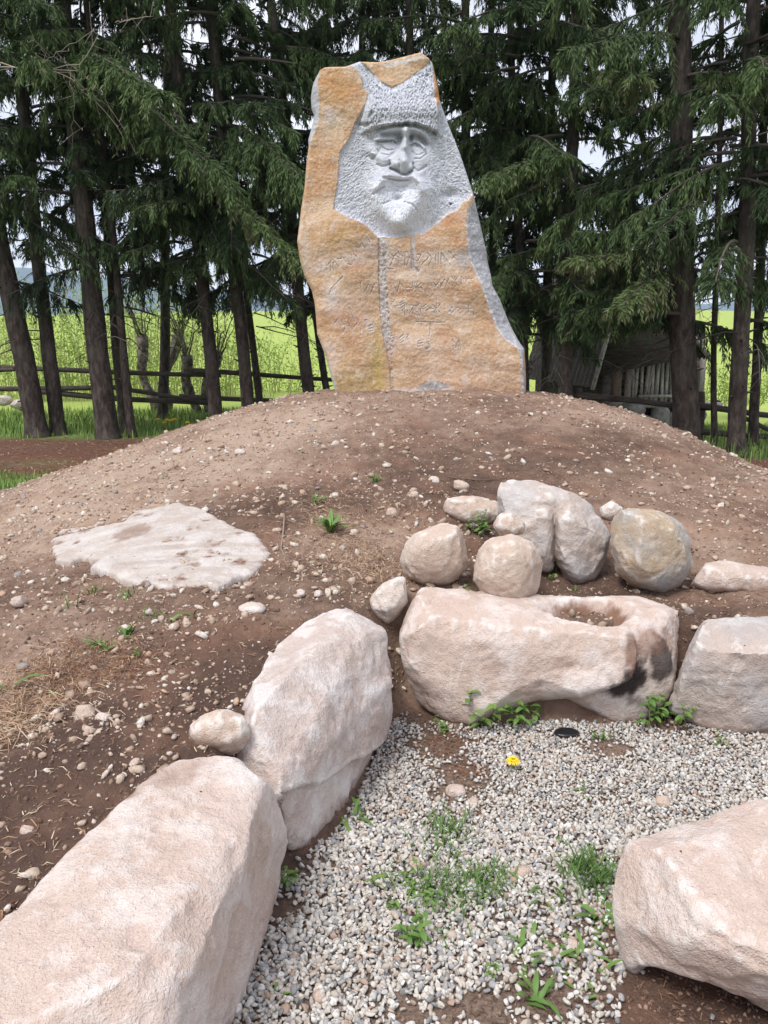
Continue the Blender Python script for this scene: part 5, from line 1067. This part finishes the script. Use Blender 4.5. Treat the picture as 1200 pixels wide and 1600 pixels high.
# loose small stones lying on the mound
nm = NT('loose_stone'); r = nm.attr('rnd'); co = nm.coord(); n1 = nm.noise(90, 3, .7, co)
c = nm.ramp(r, [(0, (.50,.40,.32)), (.25, (.42,.31,.24)), (.45, (.60,.53,.46)), (.62, (.36,.27,.21)), (.78, (.66,.61,.55)), (.88, (.30,.27,.26)), (.93, (.48,.33,.24)), (1, (.48,.33,.24))], 'CONSTANT')
c = nm.mix(nm.ramp(n1, [(.40, .5), (.55, 0)]), c, (.22,.15,.11)); loosem = nm.done(c, nm.bump(n1, .003, .6), .85)
nm = NT('soil_clod'); c = nm.ramp(nm.attr('rnd'), [(0, (.085,.05,.036)), (.5, (.165,.105,.077)), (1, (.30,.205,.155))]); clodm = nm.done(c, None, .95)
def on_mound(n, ylo=.9, yhi=8.4, xr=3.9, bias=2.0):
    """random positions on the mound, denser towards the viewer"""
    Y = ylo+(yhi-ylo)*g.random(n)**bias; X = g.uniform(-1, 1, n)*np.minimum(xr, .62*Y+.55)
    sd = poly_sd(X, Y, GP); z = gz(X, Y)
    ok = (sd < -.05) & (z > .015) & ~((np.abs(X-.4) < 1.3) & (Y > MY-.02)); return X[ok], Y[ok], z[ok]
def rocky(X, Y):
    d = .42+1.5*fbm(np.c_[X*1.6, Y*1.6, X*0+33], 4, .6)
    for (px_, py_, r_, a) in [(100,950,.5,.5),(330,720,1.4,.35),(150,760,1.3,.5),(600,860,.45,.6),(560,960,.3,.5),(690,790,.5,.3),(150,1130,.25,.6),(950,760,.8,.1),(300,990,.4,.3),(80,1300,.3,-.35),(800,700,1.,-.2),(1050,800,.6,.1)]:
        c = hit(px_, py_); d = d+a*np.exp(-((X-c.x)**2+(Y-c.y)**2)/(2*(r_*.7)**2))
    return np.clip(d, .06, 1.2)
X, Y, z = on_mound(80000, bias=1.6); k = g.random(len(X)) < rocky(X, Y)*.6; X, Y, z = X[k], Y[k], z[k]
S = .0020+.0034*g.exponential(1, len(X))**1.25; S = np.minimum(S, .022)*(1+.07*Y)
V, F, A = pebble_cloud(np.c_[X, Y, z+S*.15], S, g, ICO0, .5, .2, .3); m = MB().add(V, F, A)
tag(ob('loose_stones', m.mesh('loose_stones', loosem, False)), kind='stuff')
X, Y, z = on_mound(30000, bias=2.4); k = g.random(len(X)) < .75; X, Y, z = X[k], Y[k], z[k]
S = (.002+.0022*g.exponential(1, len(X)))*(1+.05*Y); S = np.minimum(S, .011)
X2 = g.uniform(-.1, 1.7, 9000); Y2 = g.uniform(1.2, 3.2, 9000); q = bare_amt(X2, Y2) > .28; X2, Y2 = X2[q], Y2[q]
X = np.r_[X, X2]; Y = np.r_[Y, Y2]; z = np.r_[z, gz(X2, Y2)]; S = np.r_[S, g.uniform(.002, .008, len(X2))]
V, F, A = pebble_cloud(np.c_[X, Y, z+S*.1], S, g, ICO0, .7, .35, 1.0); m = MB().add(V, F, A)
tag(ob('soil_crumbs', m.mesh('soil_crumbs', clodm, False)), kind='stuff')
# needle litter and dry straw: short bent fibres
nm = NT('dry_litter'); litm = nm.done(nm.ramp(nm.attr('rnd'), [(0, (.14,.07,.045)), (.35, (.26,.14,.085)), (.6, (.42,.29,.19)), (1, (.62,.52,.38))]), None, .9)
def fibres(X, Y, z, Ln, W, up=.25, col=None):
    n = len(X); a = g.uniform(0, 2*math.pi, n); D = np.stack([np.cos(a), np.sin(a), np.abs(g.normal(0, up, n))], 1); D /= np.linalg.norm(D, axis=1)[:, None]
    P = np.c_[X, Y, z+.004]; S = np.stack([-np.sin(a), np.cos(a), 0*a], 1); b2 = g.normal(0, .25, n)
    M_ = P+D*(Ln*.5)[:, None]+S*(Ln*b2*.4)[:, None]+np.c_[a*0, a*0, Ln*.08]; E = P+D*Ln[:, None]*[1, 1, .55]; w = (W*.5)[:, None]
    V = np.stack([P-S*w, P+S*w, M_-S*w+[0, 0, .001], M_+S*w, E], 1).reshape(-1, 3); i = np.arange(n)*5
    return V, [np.stack([i, i+1, i+3, i+2], 1), np.stack([i+2, i+3, i+4], 1)], (g.random(n) if col is None else col).repeat(5)
m = MB(); X, Y, z = on_mound(44000, bias=1.8)
lt = .35+.8*fbm(np.c_[X*1.1, Y*1.1, X*0+51], 3)
for (px_, py_, r_, a) in [(60,1070,.28,1.2),(560,850,.4,.9),(520,780,.5,.6),(200,1010,.3,.3),(560,900,.3,.7),(1100,800,.6,.3),(80,1100,.2,.7),(760,700,1.2,.15)]:
    c = hit(px_, py_); lt = lt+a*np.exp(-((X-c.x)**2+(Y-c.y)**2)/(2*(r_*.7)**2))
k = g.random(len(X)) < lt; X, Y, z = X[k], Y[k], z[k]; n = len(X)
m.add(*fibres(X, Y, z, g.uniform(.012, .045, n), g.uniform(.0012, .0022, n)*(1+.16*Y)))
for (px_, py_, r_, n, l_, cl) in [(45,1085,.15,700,.06,.5),(25,1130,.12,450,.08,.6),(110,1040,.16,1500,.035,.3),(190,1030,.12,700,.04,.3),(60,1050,.15,900,.03,.4),(540,850,.20,900,.06,.55),(580,890,.16,700,.06,.6),(510,800,.20,500,.06,.6),(615,800,.15,200,.06,.6),(700,1160,.12,500,.035,.15),(730,1200,.08,250,.035,.2),(1060,1130,.08,200,.03,.2),(1110,1560,.2,350,.03,.2)]:
    c = hit(px_, py_); X = c.x+g.normal(0, r_*.6, n); Y = c.y+g.normal(0, r_*.75, n); z = gz(X, Y)
    m.add(*fibres(X, Y, z, g.uniform(.3, 1.2, n)*l_, g.uniform(.0012, .0026, n), .35, np.clip(cl+g.normal(0, .15, n), 0, 1)))
n = 5000; X = g.uniform(-9, 7, n); Y = g.uniform(9.5, 13.6, n); z = np.maximum(ground_z(X, Y), gz(X, Y)*(Y < 12.9)*(np.abs(X) < 7)); m.add(*fibres(X, Y, z, g.uniform(.05, .16, n), g.uniform(.006, .012, n), .1, g.uniform(0, .7, n)))
me = m.mesh('needle_litter', litm); tag(ob('needle_litter', me), kind='stuff')
# individual sticks
nm = NT('stick_bark'); stm = nm.done(nm.ramp(nm.attr('rnd'), [(0, (.12,.075,.05)), (1, (.48,.40,.32))]))
STICKS = [([(445,640+170),(440,860),(450,890)], .5, 'thin crooked stick among the dry litter above the wedge shaped stone'), ([(700,748),(745,752),(800,750)], .1, 'dark stick on the soil above the flattish tan stone'), ([(148,1175-60),(185,1140),(200,1160)], .8, 'pale twig beside the little heap of stones on the left'), ([(170,1128),(195,1134)], .9, 'short green grey stick right of the little heap of stones'),
  ([(540,1345),(560,1360),(592,1378)], .5, 'straight brown stick lying on the gravel near the tall angular boulder'), ([(425,1480),(440,1450),(455,1428)], .6, 'curved straw stalk at the foot of the long corner boulder'), ([(700,1268),(720,1272),(752,1290)], .55, 'reddish dry fern stalk on the gravel'), ([(795,1325),(815,1308),(850,1290)], .3, 'bent brown stick in the middle of the gravel'),
  ([(566,1475),(578,1484),(592,1492)], .7, 'short pale stick on the gravel left of the weeds'), ([(335,1262),(350,1270),(372,1275)], .3, 'thin twig at the top edge of the long corner boulder')]
for pts, r_, lab in STICKS:
    H_ = [hit(*p) for p in pts]; z0_ = H_[0]; p = np.array([[q.x-z0_.x, q.y-z0_.y, q.z-z0_.z+.010] for q in H_]); t0 = np.linspace(0, 1, len(p)); t = np.linspace(0, 1, 7); p = np.stack([np.interp(t, t0, p[:, i]) for i in range(3)], 1)+g.normal(0, .0025, (7, 3))
    v, f = tube(p, (.0022+.0004*z0_.y)*(1.2-.7*t), 5); tag(ob('stick', MB().add(v, f, r_).mesh('stick', stm), None, z0_), lab, 'stick')
# notable single stones
def stone(px_, py_, w_, h_, label, matn='tan', seed=0, flat=.55, rot=0.0, name='stone', mat=None, ang=.7):
    c = hit(px_, py_+h_*.3); rx = w_/FPX*c.y*.5; rz = h_/FPX*c.y*.5*1.15; q = ICO1[0] if False else ico(3)[0]; q = np.sign(q)*np.abs(q)**ang
    q = q*(1+.18*fbm(q*.9+seed*3.7, 3)[:, None]*1.5); q = facet(q, seed+77, 14, .16); q = q*[rx, max(rx*.75, rz), min(rz, rx*flat*1.4)]; a = rot+seed*.7*0; q = np.c_[q[:, 0]*math.cos(a)-q[:, 1]*math.sin(a), q[:, 0]*math.sin(a)+q[:, 1]*math.cos(a), q[:, 2]]
    q = q+.0; me = me_np(name, q, ico(3)[1], mat or RM[matn], True, {'soil': .6*(1-sm(q[:, 2]/rz, -.5, .1)), 'char': q[:, 0]*0, 'rust': q[:, 0]*0})
    return tag(ob(name, me, None, (c.x, c.y, c.z+min(rz, rx*flat)*.45)), label, 'stone')
ST = [(395,950,44,14,'long thin flat stone on the soil right of the white slab','pale'),(132,1112,38,30,'largest angular tan stone in the little heap on the left','tan'),(160,1121,30,16,'flat pale stone at the right of the little heap on the left','pale'),(142,1150,13,15,'small white round pebble below the little heap on the left','pale'),(156,1142,18,18,'brown stone at the lower side of the little heap on the left','tan'),
 (211,1190,20,24,'upright oval tan stone alone in dark soil above the long corner boulder','tan'),(30,936,24,20,'pale pinkish stone at the left edge below the slab','pink'),(42,1298,26,12,'flat pinkish stone in the dark soil at the left edge','pink'),(138,1264,18,9,'small flat pale stone in dark soil above the long corner boulder','pale'),(612,799,20,16,'round pale stone with brown face above the leftmost fieldstone','tan'),
 (720,757,26,16,'flat pale stone buried just above the flattish tan fieldstone','tan'),(679,750,20,12,'small whitish stone left of the buried flat stone','pale'),(375,706,18,10,'oval white stone on the upper left slope of the mound','pale'),(277,705,16,8,'flat whitish stone on the upper left slope near the mound edge','pale'),(647,772,14,12,'small cream stone between the gravelly patch and the fieldstones','tan'),
 (648,1348,28,24,'reddish brown angular stone lying on the gravel left of the weeds','tan'),(815,1360,34,20,'smooth reddish oval stone lying on the gravel above the weeds','tan'),(1035,1252,28,18,'rust coloured flat stone on the right part of the gravel','tan'),(740,1250,18,28,'upright pinkish stone on the gravel below the bare soil','pink'),(712,1234,38,18,'broad flat pinkish stone on the gravel below the bare soil','pink'),
 (500,1555,30,22,'dull tan flat stone in the gravel near the bottom edge','tan'),(893,1470,26,26,'pinkish stone in the gravel left of the big leaved weed','pink'),(232,955,13,9,'tiny white stone just below the slab','pale'),(272,1150,10,10,'small blue grey stone left of the flat round tan stone','grey'),(250,1148,9,12,'small pale stone beside the blue grey one','pale'),
 (470,925,14,12,'small cream stone in the gravelly soil left of the wedge shaped stone','pale'),(497,926,14,12,'second small cream stone left of the wedge shaped stone','pale'),(523,693,14,9,'pale stone in the middle of the upper mound','pale'),(535,855,10,9,'small grey stone under the leafy weed tuft','grey'),(305,838-30,12,8,'small pale stone above the right half of the slab','pale'),(900,1212-24,16,12,'tan stone on the gravel below the basin rock','tan')]
for k, (x, y, w_, h_, lab, mt) in enumerate(ST): stone(x, y, w_, h_, lab, mt, k+1, .6, (k*37 % 60-30)*.01)
nm = NT('glossy_black'); blk = nm.done((.012,.012,.016), None, .28); nm.b.inputs['Specular IOR Level'].default_value = .5
c = hit(886, 1152); q, f = ico(3); q = np.sign(q)*np.abs(q)**.85; q = q*(1+.12*fbm(q*1.1+2, 2)[:, None]*1.5)*[.052, .035, .017]; q[:, 2] = np.minimum(q[:, 2], .010+.1*q[:, 0]*.3)
tag(ob('black_disc', me_np('black_disc', q, f, blk, False, None), None, (c.x, c.y, c.z+.016)), 'small flat glossy black disc lying on gravel below the basin rock', 'disc')  # just a flat glossy black piece, purpose unknown

# ------------------------------------------------------------------ grass
nm = NT('grass_blade'); grm = nm.done(nm.ramp(nm.attr('rnd'), [(0, (.06,.12,.028)), (.5, (.14,.25,.05)), (1, (.30,.38,.12))]), None, .6)
def grass(X, Y, z, H_, W_, name, lean=.35):
    n = len(X); a = g.uniform(0, 2*math.pi, n); D = np.stack([np.cos(a), np.sin(a), 0*a], 1); S = np.stack([-np.sin(a), np.cos(a), 0*a], 1); P = np.c_[X, Y, z]; w = (W_*.5)[:, None]
    le = (lean*g.random(n)*H_)[:, None]; M_ = P+D*le*.35+np.c_[a*0, a*0, H_*.55]; E = P+D*le*1.2+np.c_[a*0, a*0, H_*(1-.3*g.random(n))]
    V = np.stack([P-S*w, P+S*w, M_-S*w*.8, M_+S*w*.8, E], 1).reshape(-1, 3); i = np.arange(n)*5
    return V, [np.stack([i, i+1, i+3, i+2], 1), np.stack([i+2, i+3, i+4], 1)], g.random(n).repeat(5)
m = MB()
n = 16000; X = g.uniform(-6.5, -2.8, n); Y = g.uniform(6.6, 9.9, n); k = (ground_z(X, Y) > gz(X, Y)-.004) & (g.random(n) < np.clip(1.3-(Y-8.5)*.9+.8*fbm(np.c_[X*2, Y*2, X*0], 3), 0, 1)); X, Y = X[k], Y[k]; m.add(*grass(X, Y, ground_z(X, Y), g.uniform(.03, .09, len(X)), g.uniform(.006, .010, len(X)), ''))
n = 26000; X = g.uniform(-10, 9, n); Y = g.uniform(12.7, 18, n); k = g.random(n) < np.clip(.1+(Y-12.9)*1.0+.7*fbm(np.c_[X*1.5, Y*1.5, X*0+3], 3), 0, 1); X, Y = X[k], Y[k]; m.add(*grass(X, Y, ground_z(X, Y), g.uniform(.06, .22, len(X)), g.uniform(.010, .016, len(X)), ''))
n = 2600; X = g.uniform(4.2, 8, n); Y = g.uniform(10.2, 12.6, n); k = g.random(n) < .35; X, Y = X[k], Y[k]; m.add(*grass(X, Y, np.maximum(ground_z(X, Y), gz(X, Y)), g.uniform(.08, .3, len(X)), g.uniform(.008, .014, len(X)), '', .5))
tag(ob('grass', m.mesh('grass', grm)), kind='stuff')

# ------------------------------------------------------------------ weeds
nm = NT('weed_leaf'); co = nm.coord(); n1 = nm.noise(40, 3, .6, co)
c = nm.mix(n1, nm.ramp(nm.attr('rnd'), [(0, (.035,.085,.02)), (.5, (.085,.175,.035)), (1, (.20,.30,.075))]), (.12,.21,.055)); weedm = nm.done(c, None, .5); nm.b.inputs['Subsurface Weight'].default_value = 0.0
nm = NT('weed_stem'); wst = nm.done((.16,.22,.07), None, .6)
nm = NT('dandelion_petal'); yel = nm.done((.86,.62,.012), None, .6)
def leaf(P, az, L_, W_, rise, kind='lance', seed=0):
    """a curved leaf blade with folded midrib; P base"""
    n = 7; t = np.linspace(0, 1, n)
    wf = {'lance': np.sin(np.pi*np.clip(t*.93+.07, 0, 1))**.8*(1-.25*t), 'oval': np.sin(np.pi*np.clip(t*.97+.02, 0, 1))**.6, 'grass': (1-t)**.6, 'tooth': (np.sin(np.pi*np.clip(t*.9+.08, 0, 1))**.8)*(1-.35*(np.arange(n) % 2)*(t > .1))}[kind]
    r = L_*(t*math.cos(rise)+.12*t*t); z = L_*(math.sin(rise)*t-.55*math.cos(rise*.6)*t**2.2*.8)
    d = np.array([math.cos(az), math.sin(az)]); s = np.array([-math.sin(az), math.cos(az)]); c = np.c_[P[0]+d[0]*r, P[1]+d[1]*r, P[2]+z]
    w = (W_*.5*wf)[:, None]; S = np.c_[s[0]+0*t, s[1]+0*t, 0*t]; up = np.array([0, 0, 1.])*w*.35
    V = np.stack([c-S*w+up, c, c+S*w+up], 1).reshape(-1, 3); F = []
    for i in range(n-1): F += [[i*3, i*3+1, i*3+4, i*3+3], [i*3+1, i*3+2, i*3+5, i*3+4]]
    return V, np.array(F)
def weed(px_, py_, kind, size, n, label, seed=0, spread=0.0, col=.5, group=None):
    g = np.random.default_rng(1000+seed); c = hit(px_, py_); ing = poly_sd(np.array([c.x]), np.array([c.y]), GP)[0] > 0
    if ing: c.z += .010; size *= {'rosette': .82, 'lance': 1.0, 'tuft': 1.5, 'broad': 1.1, 'stem': 1.15}[kind]; n = int(n*{'rosette': 1.6, 'tuft': 4.0}.get(kind, 1.4)); spread *= 1.25
    else: size *= 1.1
    t = empty('weed' if kind != 'tuft' else 'grass_tuft', c)
    tag(t, label, 'weed' if kind != 'tuft' else 'grass tuft', group)
    for k in range(n):
        az = k*2.4+g.normal(0, .4); o = np.r_[g.normal(0, spread, 2), 0.]; o[2] = Hs_(c.x+o[0], c.y+o[1])-c.z-.002
        if kind == 'rosette': m = MB().add(*leaf(o, az, size*g.uniform(.45, 1.1), size*g.uniform(.13, .21), g.uniform(.15, 1.1), 'tooth' if g.random() < .5 else 'lance'), a=np.clip(col+g.normal(0, .15), 0, 1)); nmz = 'leaf'
        elif kind == 'lance': m = MB().add(*leaf(o, az, size*g.uniform(.6, 1.1), size*g.uniform(.12, .18), g.uniform(.7, 1.25), 'lance'), a=np.clip(col+g.normal(0, .15), 0, 1)); nmz = 'leaf'
        elif kind == 'tuft': m = MB().add(*leaf(o+np.r_[g.normal(0, size*.12, 2), 0], az, size*g.uniform(.6, 1.2), size*.04+.0018, g.uniform(.7, 1.45), 'grass'), a=np.clip(col+g.normal(0, .18), 0, 1)); nmz = 'blade'
        else:
            H_ = size*g.uniform(.25, 1.0); tip = o+np.r_[g.normal(0, size*.30, 2), H_]; v, f = tube([o, (o+tip)/2+[0, 0, H_*.12], tip], [.0022, .0016, .0012], 4, False)
            st = MB().add(v, f, 0.); so_ = ob('stem', st.mesh('stem', wst), t); m = MB()
            for q in range(4):
                zz = .45+.18*q; b = o+(tip-o)*min(zz, 1); m.add(*leaf(b, az+q*1.57+g.normal(0, .3), size*g.uniform(.25, .42), size*g.uniform(.13, .20), g.uniform(.1, .7), 'oval' if kind == 'broad' else 'lance'), a=np.clip(col+g.normal(0, .12), 0, 1))
            lo = ob('leaves', m.mesh('leaves', weedm, True), so_); lo['kind'] = 'stuff'; continue
        ob(nmz, m.mesh(nmz, weedm, True), t)
    return t
def Hs_(x, y): return float(gz(np.array([x]), np.array([y]))[0])
WD = [(516,832,'lance',.15,22,'bushy narrow leaved weed on bare soil in the middle of the mound',.01,.55),(494,782,'lance',.10,10,'faint small weed just above the bushy narrow leaved one',.01,.5),(588,752,'tuft',.08,34,'bright dense little grass tuft high on the mound',.006,.8),(748,835,'broad',.11,9,'broad leaved weed wedged between the flattish stone and round fieldstones',.02,.55),
 (862,885,'broad',.07,4,'seedling at the foot of the saddle shaped boulder cleft',.015,.7),(862,905,'broad',.05,3,'small seedling just below the other one under the cleft',.01,.75),(728,935,'broad',.06,4,'seedling growing at the upper left of the basin rock',.01,.6),(898,918,'tuft',.04,14,'tiny green tuft under the right lobe of the saddle shaped boulder',.006,.8),
 (198,984,'lance',.11,8,'weed with a few upright leaves below the slab',.008,.6),(268,968,'lance',.08,4,'single upright leaf cluster right of the upright weed below the slab',.004,.6),(301,962,'lance',.07,3,'little leaf sprig farthest right under the slab',.004,.6),(150,1002,'rosette',.09,8,'spreading rosette weed left below the slab',.012,.55),(162,1018,'lance',.08,5,'weed clump just below the spreading rosette',.01,.65),(212,1025,'broad',.04,3,'tiny seedling in dark soil below the weeds',.006,.7),
 (150,925,'tuft',.07,18,'grass tuft against the lower left edge of the slab',.02,.6),(200,935,'tuft',.07,20,'grass tuft under the middle of the slab',.02,.55),(110,950,'tuft',.12,5,'tall thin grass stalks left below the slab',.008,.5),(240,960,'tuft',.06,14,'short grass between the leafy weeds below the slab',.03,.5),(12,1084,'rosette',.13,2,'long toothed leaf lying at the left edge',.002,.6),(86,1084,'lance',.06,2,'small leaf in the dry straw at the left',.002,.65),
 (762,1130,'stem',.17,11,'tall leafy weed growing against the foot of the basin rock',.03,.75),(812,1125,'stem',.13,7,'second leafy weed under the basin rock, right of the tall one',.025,.55),(700,1150,'broad',.06,4,'low seedling left of the tall leafy weed',.01,.6),(800,1205,'rosette',.07,7,'small rosette under the dandelion flower',.01,.5),(1032,1132,'broad',.12,12,'round leaved weed clump in the corner between the two back boulders',.04,.65),
 (942,1158,'broad',.045,4,'tiny weed on gravel right of the black disc',.01,.5),(1130,1166,'broad',.05,4,'tiny weed in front of the grey and pink boulder',.01,.5),(552,1280,'rosette',.14,4,'weed with one tall leaf beside the tall angular boulder',.012,.65),(445,1388,'broad',.07,5,'creeping round leaved sprig at the foot of the corner boulder',.012,.75),(910,1245,'broad',.04,3,'sprout alone on the right part of the gravel',.006,.6),
 (668,1290,'rosette',.06,7,'pale green rosette at the upper left of the weedy gravel',.02,.75),(700,1305,'tuft',.06,30,'grass patch right of the pale green rosette',.035,.45),(680,1325,'rosette',.05,8,'small rosette below the grass patch',.03,.7),(640,1405,'broad',.06,10,'creeping weed at the left edge of the large weedy patch',.03,.75),(690,1390,'tuft',.06,60,'large thin grass patch in the middle of the weedy gravel',.055,.35),(700,1425,'rosette',.07,14,'leafy rosettes below the large thin grass patch',.045,.7),
 (760,1385,'tuft',.06,26,'grass patch right of the large thin one',.03,.4),(775,1400,'rosette',.06,8,'rosette at the foot of the right grass patch',.03,.55),(648,1480,'broad',.08,5,'weed trailing downward below the creeping weed',.012,.6),(850,1415,'lance',.07,14,'narrow leaved patch between the grass and the big leaved weed',.035,.45),(925,1375,'tuft',.08,38,'dense dark tuft touching the right boulder',.03,.3),(935,1440,'rosette',.16,11,'largest weed, with long glossy leaves against the right boulder',.015,.35),
 (820,1495,'rosette',.11,5,'upright leaves left of the lower weed group',.012,.6),(855,1500,'rosette',.10,9,'middle of the lower weed group on gravel',.03,.5),(905,1495,'rosette',.10,9,'right part of the lower weed group below the largest weed',.035,.7),(830,1565,'rosette',.13,6,'big leaved weed nearest the bottom edge',.012,.55),(430,1562,'lance',.07,2,'single leaf in the gravel at the foot of the corner boulder',.003,.6),(770,1530,'broad',.04,3,'sprout between gravel stones near the bottom weed',.006,.6),
 (880,1320,'broad',.03,3,'tiny sprout in the middle right gravel',.006,.5),(910,1550,'rosette',.07,5,'small pale weed between the bottom weed and bare soil',.02,.75),(250,745,'tuft',.06,8,'wisp of grass on the left shoulder of the mound',.02,.4)]
for k, (x, y, kd, s_, n, lab, sp_, cl) in enumerate(WD): weed(x, y, kd, s_, n, lab, k, sp_, cl)
def dandelion(px_, py_, hgt, label, seed, s=1.0, base=None, grp=None):
    g = np.random.default_rng(seed); F_ = base or hit(px_, py_+20); t = empty('dandelion', F_); tag(t, label, 'flower', grp)
    top = np.array([.0, -.01, hgt]); v, f = tube([(0, 0, 0), (.004, 0, hgt*.5), top], [.0018*s]*3, 5); ob('stem', MB().add(v, f).mesh('stem', wst), t); m = MB()
    for ring, (nn, L_, up_) in enumerate([(22, .019, .15), (18, .015, .5), (14, .010, 1.0), (8, .006, 1.4)]):
        for k in range(nn):
            az = k*2*math.pi/nn+g.normal(0, .08); v, f = leaf(top+[0, 0, .001*ring], az, L_*s, .0038*s, up_, 'oval'); v[:, 1] -= 0; m.add(v, f)
    hd = ob('flower_head', m.mesh('flower_head', yel), t)
    v, f = tube([top-[0, 0, .008*s], top], [.003*s, .006*s], 8); ob('calyx', MB().add(v, f).mesh('calyx', wst), t)
dandelion(800, 1186, .055, 'bright yellow dandelion flower on the gravel below the leafy weeds', 5, 1.45)
for k, (x, y, lab) in enumerate([(152,727,'left one of the two orange dandelions in the grass left of the mound'),(168,729,'right one of the two orange dandelions in the grass left of the mound')]): dandelion(x, y, .07, lab, 20+k, 2.2, PZ(x, y+6, -.02))
for k, (x, y) in enumerate([(248,655),(258,660),(262,656),(268,657),(273,655),(294,660)]):
    dandelion(x, y, .12, ['leftmost', 'second from the left', 'third from the left', 'third from the right', 'second from the right', 'rightmost'][k]+' of the six yellow dandelions beyond the left edge of the mound', 30+k, 2.6, PY(x, y+10, 13.9), 'dandelions beyond the mound')

# ------------------------------------------------------------------ thin air between here and the ridge
hz_m = bpy.data.materials.new('haze_air'); hz_m.use_nodes = True; ht = hz_m.node_tree; ht.nodes.clear()
ho = ht.nodes.new('ShaderNodeOutputMaterial'); hv_ = ht.nodes.new('ShaderNodeVolumePrincipled'); hv_.inputs['Color'].default_value = (.62, .78, 1, 1); hv_.inputs['Density'].default_value = .0003; hv_.inputs['Anisotropy'].default_value = 0.0
ht.links.new(hv_.outputs[0], ho.inputs['Volume'])
hb = boxv((0, 950, 137), (6400, 2300, 320)); tag(ob('haze', me_np('haze', hb, BOXF, hz_m)), kind='stuff')
